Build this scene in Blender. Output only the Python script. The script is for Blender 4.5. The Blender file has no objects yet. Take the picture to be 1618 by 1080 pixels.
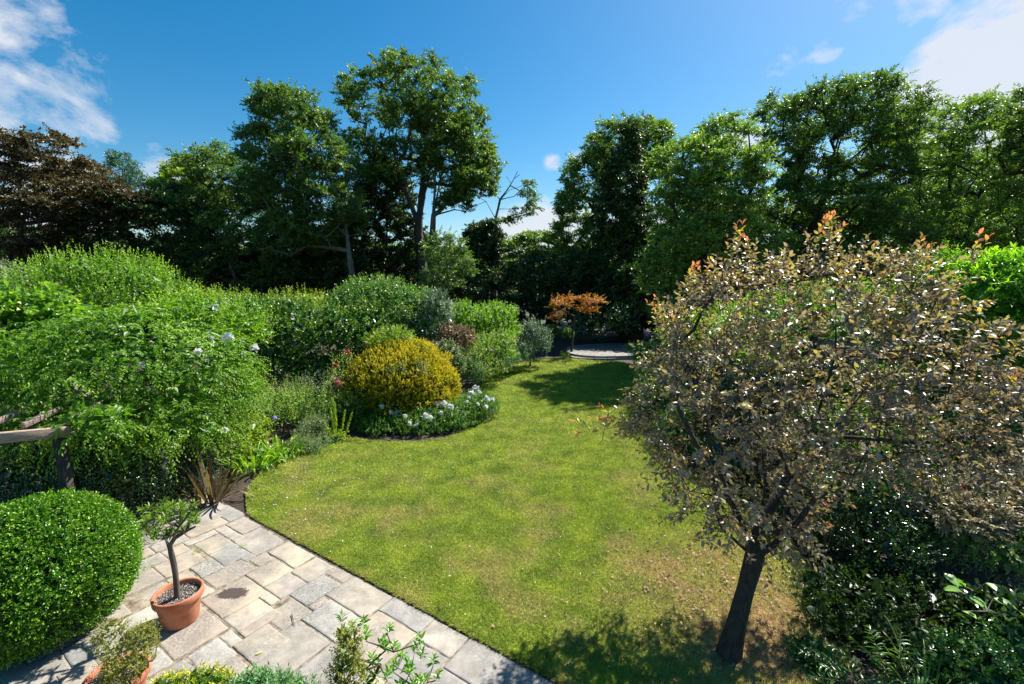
import bpy, math, numpy as np
from mathutils import Vector
R = math.radians
C = bpy.context.scene.collection
S = bpy.context.scene
rng = np.random.default_rng(7)

# ------------------------------------------------------------------ camera, sky, sun, exposure
CAM_H, PITCH, FPX = 4.0, R(8.5), 719.0
SUN_AZ, SUN_EL = R(47), R(48.5)          # azimuth to the right of the view, elevation
cd = bpy.data.cameras.new('camera'); cam = bpy.data.objects.new('camera', cd); C.objects.link(cam)
cam.location = (0, 0, CAM_H); cam.rotation_euler = (math.pi/2-PITCH, 0, 0)
cd.sensor_width = 36; cd.lens = FPX/1618*36; cd.clip_start = .05; cd.clip_end = 3000
S.camera = cam
S.view_settings.view_transform = 'Standard'; S.view_settings.look = 'None'
S.view_settings.exposure = 0.98; S.view_settings.gamma = 1
S.cycles.max_bounces = 6; S.cycles.diffuse_bounces = 3; S.cycles.glossy_bounces = 2
S.cycles.transmission_bounces = 3; S.cycles.use_denoising = True
S.cycles.caustics_reflective = False; S.cycles.caustics_refractive = False

FW = np.array([0, math.cos(PITCH), -math.sin(PITCH)]); UP = np.array([0, math.sin(PITCH), math.cos(PITCH)])
def ray(px, py): return FW + (px-809)/FPX*np.array([1., 0, 0]) + (540-py)/FPX*UP
def P(px, py, Y):                       # the point on the photo's ray (1618 x 1080 frame) at distance Y into the garden
    r = ray(px, py); return np.array([0, 0, CAM_H]) + r*Y/r[1]
def G(px, py, z=0):                     # the point where that ray meets the ground
    r = ray(px, py); return np.array([0, 0, CAM_H]) + r*(z-CAM_H)/r[2]
def nrmz(v): return v/np.maximum(np.linalg.norm(v, axis=-1, keepdims=True), 1e-9)

W = bpy.data.worlds.new('World'); S.world = W; W.use_nodes = True
nt = W.node_tree; N = nt.nodes; LK = nt.links; bg = N['Background']
sky = N.new('ShaderNodeTexSky'); sky.sky_type = 'NISHITA'; sky.sun_disc = False
sky.sun_elevation = SUN_EL; sky.sun_rotation = SUN_AZ; sky.altitude = 50; sky.air_density = 1.0; sky.dust_density = 0.6; sky.ozone_density = 2.5
bg.inputs[1].default_value = 0.062
tc = N.new('ShaderNodeTexCoord')
def wmath(op, a, b=None, clamp=False):
    m = N.new('ShaderNodeMath'); m.operation = op; m.use_clamp = clamp
    for i, v in enumerate((a, b)):
        if v is None: continue
        if isinstance(v, (int, float)): m.inputs[i].default_value = v
        else: LK.new(v, m.inputs[i])
    return m.outputs[0]
# cloud patches: (photo px, py, angular radius in degrees, weight)
CLOUDS = [(110,165,7,.9),(-20,270,8.5,1.0),(25,45,5.5,.75),(75,70,3,.5),(30,110,5,.45),(165,185,5,.75),(215,235,4,.6),(255,268,4,.85),(300,268,3,.6),(190,140,2,.35),
          (1550,125,8,1.7),(1660,90,10,1.6),(1480,105,7,.62),(1285,80,4,.62),(1250,95,4,.4),(1350,0,3,.7),(1455,15,3.2,.75),(1330,130,5,.5),(1190,205,4,.75),(1215,130,3,.35),
          (915,250,2.2,.75),(875,258,1.6,.5),(862,352,4,1.3),(820,375,5,1.1),(905,360,4,1.0),(1010,395,8,.8),(60,345,7,.9),(150,330,5,.8),(500,370,6,.5)]
tot = None
for (px, py, rad, wt) in CLOUDS:
    d = ray(px, py); d = d/np.linalg.norm(d)
    dp = N.new('ShaderNodeVectorMath'); dp.operation = 'DOT_PRODUCT'; LK.new(tc.outputs['Generated'], dp.inputs[0]); dp.inputs[1].default_value = d
    mr = N.new('ShaderNodeMapRange'); mr.interpolation_type = 'SMOOTHSTEP'
    mr.inputs['From Min'].default_value = math.cos(R(rad)); mr.inputs['From Max'].default_value = 1.0; mr.inputs['To Max'].default_value = wt
    LK.new(dp.outputs['Value'], mr.inputs['Value'])
    tot = mr.outputs[0] if tot is None else wmath('MAXIMUM', tot, mr.outputs[0])
mp = N.new('ShaderNodeMapping'); mp.inputs['Scale'].default_value = (1.0, 1.0, 1.6); mp.inputs['Location'].default_value = (.9, .55, .4); mp.inputs['Rotation'].default_value = (0, R(-18), R(0)); LK.new(tc.outputs['Generated'], mp.inputs[0])
nz = N.new('ShaderNodeTexNoise'); nz.inputs['Scale'].default_value = 7.5; nz.inputs['Detail'].default_value = 9; nz.inputs['Roughness'].default_value = .6; nz.inputs['Distortion'].default_value = .25
LK.new(mp.outputs[0], nz.inputs['Vector'])
n2 = wmath('MULTIPLY', wmath('SUBTRACT', nz.outputs['Fac'], .5), 3.6)
dens = wmath('SUBTRACT', wmath('ADD', wmath('MULTIPLY', tot, 1.0), n2), .40)
mask = wmath('MULTIPLY', wmath('MULTIPLY', dens, 1.5, True), wmath('MULTIPLY', tot, 2.2, True), True)
mask = wmath('MULTIPLY', mask, .9)
hs = N.new('ShaderNodeHueSaturation'); hs.inputs['Saturation'].default_value = 1.46; hs.inputs['Hue'].default_value = .49; hs.inputs['Value'].default_value = 1.16; LK.new(sky.outputs[0], hs.inputs['Color'])
mx = N.new('ShaderNodeMix'); mx.data_type = 'RGBA'; LK.new(mask, mx.inputs[0]); LK.new(hs.outputs[0], mx.inputs[6]); mx.inputs[7].default_value = (6.6, 6.9, 7.5, 1)
LK.new(mx.outputs[2], bg.inputs[0])

sl = bpy.data.lights.new('sun', 'SUN'); sl.energy = 5.0; sl.angle = R(.5); sl.color = (1, .96, .89)
so = bpy.data.objects.new('sun', sl); C.objects.link(so); so.location = (40, 25, 50)
sdir = Vector((math.sin(SUN_AZ)*math.cos(SUN_EL), math.cos(SUN_AZ)*math.cos(SUN_EL), math.sin(SUN_EL)))
so.rotation_euler = sdir.to_track_quat('Z', 'Y').to_euler()

# ------------------------------------------------------------------ helpers
def mesh_obj(name, v, faces, mat, parent=None, rnd=None, smooth=False, nper=None):
    """v (n,3); faces: (m,k) int array or list of such arrays; rnd per face"""
    fl = faces if isinstance(faces, list) else [faces]
    fl = [np.asarray(f, dtype=np.int32) for f in fl if len(f)]
    me = bpy.data.meshes.new(name); v = np.asarray(v, dtype=np.float32)
    me.vertices.add(len(v)); me.vertices.foreach_set('co', v.ravel())
    tot = sum(f.size for f in fl); nf = sum(len(f) for f in fl)
    me.loops.add(tot); me.polygons.add(nf)
    me.loops.foreach_set('vertex_index', np.concatenate([f.ravel() for f in fl]))
    cnt = np.concatenate([np.full(len(f), f.shape[1], np.int32) for f in fl])
    st = np.concatenate([[0], np.cumsum(cnt)[:-1]]).astype(np.int32)
    me.polygons.foreach_set('loop_start', st)
    try: me.polygons.foreach_set('loop_total', cnt)
    except Exception: pass
    me.update(calc_edges=True)
    if rnd is not None:
        a = me.attributes.new('rnd', 'FLOAT', 'FACE'); a.data.foreach_set('value', np.asarray(rnd, np.float32))
    if smooth: me.polygons.foreach_set('use_smooth', np.ones(nf, bool))
    me.materials.append(mat)
    o = bpy.data.objects.new(name, me); C.objects.link(o)
    if parent is not None:
        o.parent = parent; o.location = -np.array(parent.location)
    return o
def tag(o, label=None, cat=None, group=None, kind=None):
    if label: o['label'] = label
    if cat: o['category'] = cat
    if group: o['group'] = group
    if kind: o['kind'] = kind
    return o
def empty(name, loc, label, cat, group=None):
    o = bpy.data.objects.new(name, None); C.objects.link(o); o.location = [float(c) for c in loc]; o.empty_display_size = .2
    return tag(o, label, cat, group)
def perp(d):
    a = np.where(np.abs(d[..., 2:3]) < .9, np.array([0, 0, 1.]), np.array([1., 0, 0]))
    e1 = nrmz(np.cross(d, a)); return e1, np.cross(d, e1)
TPL = {
 'rhomb': (np.array([[0,0,0],[.45,.5,.10],[1,0,-.06],[.45,-.5,.10]]), [[0,1,2],[0,2,3]]),
 'leaf': (np.array([[0,0,0],[.28,.42,.09],[.68,.36,.05],[1,0,-.14],[.68,-.36,.05],[.28,-.42,.09],[.5,0,.0]]), [[0,1,6],[1,2,6],[2,3,6],[3,4,6],[4,5,6],[5,0,6]]),
 'lobed': (np.array([[0,0,0],[.05,.45,.05],[.45,.55,.12],[.5,.28,.02],[1,0,-.12],[.5,-.28,.02],[.45,-.55,.12],[.05,-.45,.05]]), [[0,1,2,3],[0,3,4,5],[0,5,6,7]]),
 'needle': (np.array([[0,0,0],[.5,.5,.0],[1,0,0.05],[.5,-.5,0.0]]), [[0,1,2,3]]),
}
def build_leaves(name, L, tpl, aspect, mat, parent, extra=None):
    pos, ax, nr, sz, rn = [np.concatenate(x) for x in zip(*L)]
    ax = nrmz(ax); sd = nrmz(np.cross(nr, ax)); nr = np.cross(ax, sd)
    T, F = TPL[tpl]; n = len(pos)
    k = sz[:, None, None]
    v = pos[:, None] + k*(ax[:, None]*T[None, :, 0:1] + sd[:, None]*T[None, :, 1:2]*aspect + nr[:, None]*T[None, :, 2:3])
    F = np.array(F); f = (F[None] + (np.arange(n)*len(T))[:, None, None]).reshape(-1, F.shape[1])
    return mesh_obj(name, v.reshape(-1, 3), f, mat, parent, rnd=np.repeat(rn, len(F)))
def shoots(org, d, L, per, size, ang=55, droop=0., t0=.12, rbase=None, tip=.35, upn=.65, nj=.6, flat=False, taper=.25, ow=.65):
    org = np.asarray(org); K = len(org); d = nrmz(d)
    L = np.broadcast_to(L, (K,)) if np.ndim(L) else np.full(K, L)
    t = (np.linspace(t0, 1, per)[None] + rng.uniform(-.5, .5, (K, per))*(1-t0)/per).clip(0, 1.05)
    pos = org[:, None] + d[:, None]*(L[:, None]*t)[..., None]
    pos[..., 2] -= droop*L[:, None]*t**2
    dd = d[:, None] + np.zeros((K, per, 3)); dd[..., 2] -= 2*droop*t; dd = nrmz(dd)
    if flat:
        e1 = nrmz(np.cross(dd, np.array([0, 0, 1.]) + rng.normal(0, .25, (K, 1, 3)))); sgn = np.where(np.arange(per) % 2, 1, -1)[None, :, None]; rad = e1*sgn
    else:
        e1, e2 = perp(dd); ph = (np.arange(per)*2.4)[None] + rng.uniform(0, 6.28, (K, 1)) + rng.normal(0, .4, (K, per))
        rad = e1*np.cos(ph)[..., None] + e2*np.sin(ph)[..., None]
    an = np.radians(ang)*(1-.55*t**3) + rng.normal(0, .15, (K, per))
    ax = dd*np.cos(an)[..., None] + rad*np.sin(an)[..., None]; ax[..., 2] -= droop*.5
    nr = np.array([0, 0, upn]) + rng.normal(0, nj, (K, per, 3)) + ow*dd
    sz = size*rng.uniform(.7, 1.2, (K, per))*(1-taper*t)
    rb = rng.uniform(0, 1, K) if rbase is None else np.broadcast_to(rbase, (K,))
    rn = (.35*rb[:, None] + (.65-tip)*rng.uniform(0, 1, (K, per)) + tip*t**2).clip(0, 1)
    return tuple(x.reshape(-1, *x.shape[2:]) for x in (pos, ax, nr, sz, rn))
def lump(u, seed, f=3.0):
    r = np.random.default_rng(seed); s = 0
    for k in range(7):
        w = r.normal(0, 1, 3)*f*(1+.35*k); s = s + np.sin(u@w + r.uniform(0, 6.28))/(1+.35*k)
    return s/3.2
def blob_m(b):                           # (px, py, Y, rx_px, rz_px, ry_m) -> centre, radii in metres
    px, py, Y, rx, rz, ry = b; c = P(px, py, Y); s = np.linalg.norm(ray(px, py))*0+Y/ray(px, py)[1]/FPX
    return c, np.array([rx*s, ry, rz*s])
def sample_blobs(blobs, n, rin=.8, rout=1.0, amp=.12, freq=3., low=-.7, seed=1, front=0., zmin=.02, pw=1.):
    """points on lumpy ellipsoids with their outward directions; points deep inside a neighbour are dropped"""
    BM = [blob_m(b) for b in blobs]; area = np.array([(r[0]*r[1]+r[1]*r[2]+r[0]*r[2]) for c, r in BM]); cnt = (n*area/area.sum()).astype(int)+1
    Ps, Ns = [], []
    for i, ((c, r), m) in enumerate(zip(BM, cnt)):
        u = nrmz(rng.normal(0, 1, (int(m*2.2), 3))); u = u[u[:, 2] > low]
        if front > 0: u = u[(u[:, 1] < .25) | (rng.random(len(u)) > front)]
        u = u[:m]
        q = rin + (rout-rin)*rng.random(len(u))**pw
        p = c + u*r*(q*(1+amp*lump(u, seed+i, freq)))[:, None]
        if low < -.3 and zmin < .1: p[:, 2] = np.maximum(p[:, 2], .03+.05*rng.random(len(p)))
        keep = p[:, 2] > zmin
        for j, (c2, r2) in enumerate(BM):
            if j != i: keep &= (((p-c2)/r2)**2).sum(1) > .62
        Ps.append(p[keep]); Ns.append(nrmz(u/r)[keep])
    return np.concatenate(Ps), np.concatenate(Ns)
def tubes(a, b, ra, rb, sides=5):
    """frusta from a to b"""
    a, b, ra, rb = map(np.asarray, (a, b, ra, rb)); d = nrmz(b-a); e1, e2 = perp(d); th = np.arange(sides)*2*math.pi/sides
    ring = e1[:, None]*np.cos(th)[None, :, None] + e2[:, None]*np.sin(th)[None, :, None]
    v = np.concatenate([a[:, None]+ring*ra[:, None, None], b[:, None]+ring*rb[:, None, None]], 1).reshape(-1, 3)
    i = np.arange(sides); f = np.stack([i, (i+1) % sides, (i+1) % sides+sides, i+sides], 1)
    return v, (f[None] + (np.arange(len(a))*2*sides)[:, None, None]).reshape(-1, 4)
def skeleton(limbs, centres, step=.8, sag=.0, rbase=.3, rtip=.015, wander=.12, lean=.35, limbw=.35):
    """limbs: list of polylines (first starts at the ground); centres join the nearest node. returns edges with radii"""
    pts, par = [], []
    for L in limbs:
        L = [np.asarray(q, float) for q in L]
        if pts:
            k = int(np.argmin(np.linalg.norm(np.array(pts)-L[0], axis=1))); prev = k
        else: pts.append(L[0]); par.append(-1); prev = 0
        for q in L[1:]:
            a = pts[prev].copy(); m = max(1, int(np.linalg.norm(q-a)/step))
            for s in range(1, m+1):
                w = rng.normal(0, wander*limbw*min(1, step), 3)*(s < m); w[2] *= .3
                pts.append(a+(q-a)*s/m+w); par.append(prev); prev = len(pts)-1
    nl = len(pts); root = pts[min(nl-1, 2)]
    order = np.argsort(np.linalg.norm(centres-root, axis=1)); skip = 1 if nl > 3 else 0
    for c in centres[order]:
        A = np.array(pts); dv = c-A; dist = np.linalg.norm(dv, axis=1)
        cost = dist*(1+lean*(dv[:, 2] < 0)) + .8*(np.arange(len(A)) < skip); k = int(np.argmin(cost)); a = A[k]; D = dist[k]
        if D < .05: continue
        m = max(1, int(D/step)); prev = k; bow = rng.normal(0, wander, 3)*D
        for s in range(1, m+1):
            t = s/m; q = a+(c-a)*t+bow*math.sin(math.pi*t)*(s < m); q = q + np.array([0, 0, -sag*D*math.sin(math.pi*t)])
            pts.append(q); par.append(prev); prev = len(pts)-1
    A = np.array(pts); par = np.array(par); n = len(A); q = np.zeros(n); ch = np.zeros(n, int)
    e = 2.2
    for i in range(n-1, 0, -1):
        if q[i] == 0: q[i] = rtip**e
        q[par[i]] += q[i]*1.0
    r = q**(1/e); r = rtip + (np.maximum(r-rtip, 0)/max(r[0]-rtip, 1e-6))**1.35*(rbase-rtip)
    return A, par, r
def wood(name, sk, mat, parent, sides=6):
    """one connected surface: each node's biggest child shares its ring, other branches start on a ring of their own bridged to it"""
    A, par, r = sk; n = len(A); kids = [[] for _ in range(n)]
    for i in range(1, n): kids[par[i]].append(i)
    th = np.arange(sides)*2*math.pi/sides; cs, sn = np.cos(th)[:, None], np.sin(th)[:, None]
    V, F, ring, E1 = [], [], [None]*n, [None]*n; cnt = 0
    def put(c, d, e1, rad):
        nonlocal cnt
        e1 = e1-d*e1.dot(d); l = math.sqrt(e1.dot(e1)) or 1; e1 = e1/l; e2 = np.array([d[1]*e1[2]-d[2]*e1[1], d[2]*e1[0]-d[0]*e1[2], d[0]*e1[1]-d[1]*e1[0]])
        V.append(c+(e1*cs+e2*sn)*rad); cnt += sides; return cnt-sides, e1
    idx = np.arange(sides); nxt = (idx+1) % sides
    def dirn(i):
        d = A[i]-A[par[i]]
        if kids[i]:
            k = max(kids[i], key=lambda q: r[q]); d = d/(np.linalg.norm(d)+1e-9)+(A[k]-A[i])/(np.linalg.norm(A[k]-A[i])+1e-9)
        l = np.linalg.norm(d); return d/l if l > 1e-6 else np.array([0, 0, 1.])
    d0 = A[kids[0][0]]-A[0]; d0 = d0/np.linalg.norm(d0); ring[0], E1[0] = put(A[0], d0, np.array([1., .2, .1]), r[0]*1.5)
    order = [0]
    for i in order:
        if not kids[i]: continue
        ks = sorted(kids[i], key=lambda q: -r[q])
        for j, k in enumerate(ks):
            if j == 0: s0, e = ring[i], E1[i]
            else:
                d = A[k]-A[i]; d = d/(np.linalg.norm(d)+1e-9); s0, e = put(A[i]+d*r[i]*.3, d, E1[i], min(r[i]*.9, r[k]*1.5+.003)); F.append([ring[i], s0, s0+1, ring[i]+1])
            ring[k], E1[k] = put(A[k], dirn(k), e, r[k]*(1+.09*math.sin(k*2.7)*(r[k] > .05)))
            F.extend(np.stack([s0+idx, s0+nxt, ring[k]+nxt, ring[k]+idx], 1).tolist()); order.append(k)
    return mesh_obj(name, np.concatenate(V), np.array(F), mat, parent, smooth=True)

# ------------------------------------------------------------------ materials
def mat_new(name):
    m = bpy.data.materials.new(name); m.use_nodes = True; return m, m.node_tree.nodes, m.node_tree.links, m.node_tree.nodes['Principled BSDF']
def ramp_node(Nn, stops):
    r = Nn.new('ShaderNodeValToRGB'); els = r.color_ramp.elements
    while len(els) > 1: els.remove(els[-1])
    for i, (p, c) in enumerate(stops):
        e = els[0] if i == 0 else els.new(p); e.position = p; e.color = (*c, 1)
    return r
LIFT = 1.9
def leafmat(name, stops, rough=.42, yl=True, lift=None, trans=.35, tcol=(1.5, 1.7, .55), spec=.5, patch=.35, pscale=.8):
    m, Nn, Lk, b = mat_new(name); lf_ = lift or (1.0 if max(stops[-1][1]) > .5 else LIFT)
    stops = [(p_, tuple(min(.9, x*lf_*(y_ if yl and lf_ > 1 else 1)) for x, y_ in zip(c_, (1.18, 1.0, .68)))) for p_, c_ in stops]
    at = Nn.new('ShaderNodeAttribute'); at.attribute_name = 'rnd'
    geo = Nn.new('ShaderNodeNewGeometry'); nz = Nn.new('ShaderNodeTexNoise'); nz.inputs['Scale'].default_value = pscale; nz.inputs['Detail'].default_value = 2; Lk.new(geo.outputs['Position'], nz.inputs['Vector'])
    ma = Nn.new('ShaderNodeMath'); ma.operation = 'MULTIPLY_ADD'; Lk.new(nz.outputs['Fac'], ma.inputs[0]); ma.inputs[1].default_value = patch*2; ma.inputs[2].default_value = -patch
    ad = Nn.new('ShaderNodeMath'); ad.operation = 'ADD'; ad.use_clamp = True; Lk.new(at.outputs['Fac'], ad.inputs[0]); Lk.new(ma.outputs[0], ad.inputs[1])
    r = ramp_node(Nn, stops); Lk.new(ad.outputs[0], r.inputs[0]); Lk.new(r.outputs[0], b.inputs['Base Color'])
    b.inputs['Roughness'].default_value = rough; b.inputs['Specular IOR Level'].default_value = spec
    tr = Nn.new('ShaderNodeBsdfTranslucent'); mu = Nn.new('ShaderNodeMix'); mu.data_type = 'RGBA'; mu.blend_type = 'MULTIPLY'; mu.inputs[0].default_value = 1
    Lk.new(r.outputs[0], mu.inputs[6]); mu.inputs[7].default_value = (*tcol, 1); Lk.new(mu.outputs[2], tr.inputs[0])
    ms = Nn.new('ShaderNodeMixShader'); ms.inputs[0].default_value = trans; Lk.new(b.outputs[0], ms.inputs[1]); Lk.new(tr.outputs[0], ms.inputs[2])
    Lk.new(ms.outputs[0], Nn['Material Output'].inputs['Surface']); return m
def noisemat(name, c1, c2, scale=8, rough=.85, bump=.3, detail=6, stretch=(1, 1, 1), contrast=(.35, .65)):
    m, Nn, Lk, b = mat_new(name); geo = Nn.new('ShaderNodeNewGeometry'); mp = Nn.new('ShaderNodeMapping'); mp.inputs['Scale'].default_value = stretch
    Lk.new(geo.outputs['Position'], mp.inputs[0]); nz = Nn.new('ShaderNodeTexNoise'); nz.inputs['Scale'].default_value = scale; nz.inputs['Detail'].default_value = detail; nz.inputs['Roughness'].default_value = .65
    Lk.new(mp.outputs[0], nz.inputs['Vector']); r = ramp_node(Nn, [(contrast[0], c1), (contrast[1], c2)]); Lk.new(nz.outputs['Fac'], r.inputs[0]); Lk.new(r.outputs[0], b.inputs['Base Color'])
    b.inputs['Roughness'].default_value = rough
    bp = Nn.new('ShaderNodeBump'); bp.inputs['Strength'].default_value = bump; bp.inputs['Distance'].default_value = .02; Lk.new(nz.outputs['Fac'], bp.inputs['Height']); Lk.new(bp.outputs[0], b.inputs['Normal'])
    return m
G3 = lambda a, b, c: [(0, a), (.5, b), (1, c)]
M = {
 'oak': leafmat('oak leaves', G3((.022,.042,.009),(.060,.10,.017),(.145,.19,.036)), yl=False, lift=2.05),
 'ash': leafmat('ash leaves', G3((.020,.042,.011),(.053,.095,.019),(.12,.17,.038)), yl=False, lift=2.05),
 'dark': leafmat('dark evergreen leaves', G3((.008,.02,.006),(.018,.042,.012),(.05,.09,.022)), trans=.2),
 'mid': leafmat('mid green leaves', G3((.034,.065,.014),(.088,.14,.026),(.19,.24,.055)), yl=False, lift=2.05),
 'copper': leafmat('copper beech leaves', G3((.034,.032,.013),(.072,.066,.022),(.13,.13,.035)), yl=False, lift=1.2, tcol=(1.5,1.0,.5)),
 'blue': leafmat('blue green needles', G3((.015,.045,.03),(.03,.08,.045),(.06,.13,.06)), trans=.2),
 'lime': leafmat('yellow green leaves', G3((.06,.12,.015),(.13,.2,.025),(.24,.30,.05))),
 'privet': leafmat('bright privet leaves', G3((.035,.09,.012),(.085,.18,.022),(.2,.32,.05)), trans=.4),
 'wisteria': leafmat('wisteria leaves', G3((.03,.085,.012),(.07,.16,.02),(.19,.30,.05)), trans=.42),
 'vine': leafmat('vine leaves', G3((.03,.09,.015),(.075,.17,.025),(.2,.29,.05)), trans=.4),
 'ivy': leafmat('ivy hedge leaves', G3((.018,.055,.014),(.045,.11,.025),(.16,.24,.05)), rough=.33, trans=.25),
 'viburnum': leafmat('viburnum leaves', G3((.025,.07,.02),(.055,.13,.035),(.15,.22,.07)), rough=.35, trans=.28),
 'greyg': leafmat('grey green leaves', G3((.08,.11,.06),(.15,.19,.10),(.26,.29,.16)), yl=False, lift=1.5, rough=.5),
 'silver': leafmat('silver green leaves', G3((.045,.085,.045),(.12,.17,.10),(.28,.33,.21)), yl=False, lift=1.5, rough=.4, trans=.2, tcol=(1.2,1.3,.8)),
 'varieg': leafmat('variegated leaves', [(0,(.03,.07,.02)),(.45,(.08,.13,.05)),(.6,(.4,.42,.28)),(1,(.55,.55,.4))], rough=.35, patch=.15),
 'gold': leafmat('golden conifer sprays', [(0,(.09,.12,.010)),(.3,(.38,.36,.018)),(.62,(.72,.61,.035)),(1,(.88,.66,.07))], rough=.55, trans=.42, tcol=(1.15,1.15,.4), pscale=2.2, patch=.3),
 'hebe': leafmat('low mound leaves', G3((.018,.06,.012),(.05,.13,.02),(.12,.23,.04)), rough=.4, trans=.25, pscale=3),
 'box': leafmat('clipped box leaves', G3((.010,.04,.005),(.035,.115,.009),(.15,.28,.025)), rough=.3, trans=.3, tcol=(1.4,1.6,.4), pscale=5, patch=.32),
 'pot': leafmat('potted shrub leaves', G3((.05,.07,.015),(.12,.14,.035),(.24,.26,.08)), rough=.5, pscale=6),
 'rhodo': leafmat('narrow shrub leaves', G3((.03,.075,.012),(.07,.14,.025),(.18,.26,.05)), rough=.38),
 'pieris': leafmat('glossy whorled leaves', G3((.025,.08,.015),(.06,.16,.03),(.14,.26,.05)), rough=.25, trans=.3),
 'bluel': leafmat('blue green leaves', G3((.03,.09,.05),(.06,.15,.08),(.11,.22,.11)), rough=.4, trans=.25),
 'yellow': leafmat('yellow variegated leaves', [(0,(.05,.13,.02)),(.4,(.12,.22,.02)),(.6,(.55,.5,.03)),(1,(.75,.6,.06))], rough=.4, patch=.1, pscale=6),
 'plum': leafmat('bronze leaves', [(0,(.065,.045,.034)),(.30,(.14,.11,.08)),(.52,(.28,.23,.165)),(.68,(.25,.235,.10)),(.82,(.42,.36,.07)),(.92,(.46,.24,.08)),(1,(.55,.2,.14))], rough=.38, yl=False, lift=1.42, trans=.36, tcol=(1.35,1.2,.6), spec=.75, patch=.13, pscale=1.5),
 'maple': leafmat('orange maple leaves', G3((.32,.11,.018),(.5,.24,.035),(.65,.46,.07)), trans=.4, tcol=(1.3,1.1,.6), pscale=.6, patch=.4),
 'brown': leafmat('brown spent flowers', G3((.12,.08,.035),(.22,.15,.07),(.3,.22,.11)), yl=False, lift=1.5, trans=.2, tcol=(1,1,1)),
 'laurel': leafmat('laurel leaves', G3((.03,.10,.012),(.08,.20,.02),(.22,.38,.04)), rough=.22, trans=.42),
 'pinkmaple': leafmat('pale pink maple leaves', G3((.16,.16,.06),(.38,.32,.2),(.55,.42,.32)), rough=.4, trans=.3, tcol=(1.1,1.1,.7), pscale=1.2, patch=.3),
 'shade': leafmat('camellia and painted shade leaves', G3((.012,.035,.012),(.024,.065,.02),(.06,.12,.045)), lift=1.3, rough=.24, trans=.2, spec=.8),  # also serves as painted shade on lower wisteria and hydrangea leaves
 'hydr': leafmat('large pale leaves', G3((.07,.18,.05),(.12,.26,.08),(.2,.36,.12)), rough=.35, trans=.35),
 'mahonia': leafmat('pinnate leaves', G3((.015,.055,.018),(.035,.10,.028),(.08,.17,.07)), lift=1.8, rough=.28, trans=.2),
 'strap': leafmat('strap leaves', G3((.03,.09,.01),(.08,.18,.02),(.22,.33,.06)), rough=.35, trans=.4),
 'phorm': leafmat('bronze strap leaves', G3((.07,.04,.025),(.15,.10,.05),(.34,.31,.13)), yl=False, lift=.75, rough=.4, trans=.25, tcol=(1.3,1.1,.6)),
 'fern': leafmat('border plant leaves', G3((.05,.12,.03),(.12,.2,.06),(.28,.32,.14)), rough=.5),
 'dry': leafmat('fallen leaves', G3((.05,.02,.012),(.12,.055,.03),(.26,.13,.075)), yl=False, lift=1.5, rough=.6, trans=.15, tcol=(1.2,1,.7)),
 'white': leafmat('white petals', G3((.7,.7,.62),(.8,.8,.78),(.85,.85,.85)), rough=.6, trans=.3, tcol=(1,1,1), patch=.05),
 'red': leafmat('crimson petals', G3((.3,.01,.03),(.5,.015,.05),(.6,.03,.08)), rough=.5, trans=.3, tcol=(1.2,1,1), patch=.05),
 'pink': leafmat('pink petals', G3((.5,.12,.16),(.65,.2,.22),(.7,.35,.35)), rough=.5, trans=.3, tcol=(1.1,1,1), patch=.05),
 'lilac': leafmat('lilac petals', G3((.3,.27,.6),(.4,.37,.7),(.5,.47,.75)), rough=.5, trans=.3, tcol=(1,1,1), patch=.05),
 'bark': noisemat('grey brown bark', (.035,.028,.02), (.13,.11,.085), 5, stretch=(3,3,.7), bump=.8),
 'barkd': noisemat('dark bark', (.018,.014,.010), (.06,.048,.035), 9, stretch=(3,3,.8), bump=.9),
 'barkp': noisemat('pale bark', (.10,.09,.065), (.24,.215,.16), 3, stretch=(2,2,1), bump=.4),
 'twig': noisemat('twig bark', (.05,.035,.025), (.11,.085,.06), 20, bump=.3),
 'soil': noisemat('garden soil', (.02,.013,.008), (.075,.05,.034), 14, bump=1, detail=10),
 'mulch': noisemat('leaf litter soil', (.05,.03,.018), (.17,.11,.07), 30, bump=1, detail=8),
 'terra': noisemat('terracotta', (.38,.105,.045), (.58,.26,.15), 6, rough=.8, bump=.12, detail=9, contrast=(.35,.8)),
 'timber': noisemat('weathered timber', (.26,.18,.13), (.44,.33,.26), 6, stretch=(1,6,14), bump=.4),
 'rock': noisemat('pale stone', (.35,.32,.27), (.6,.56,.5), 9, bump=.5),
}
print('materials ok')

# ------------------------------------------------------------------ the ground
def poly_sheet(name, pts, z, mat, kind='structure', sub=None):
    me = bpy.data.meshes.new(name); me.from_pydata([(p[0], p[1], z) for p in pts], [], [list(range(len(pts)))]); me.materials.append(mat)
    o = bpy.data.objects.new(name, me); C.objects.link(o); tag(o, kind=kind); return o
gm = noisemat('rough grass ground', (.02,.035,.010), (.06,.08,.025), .6, bump=.3)
o = poly_sheet('ground', [(-900,-60),(900,-60),(900,1400),(-900,1400)], -.06, gm); tag(o, 'rough green ground running out under the trees', 'ground')
o = poly_sheet('garden_bed', [(-26,-1),(16,-1),(16,34),(-26,34)], -.03, M['soil']); tag(o, 'dark bare soil of the planted borders', 'soil')

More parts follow.
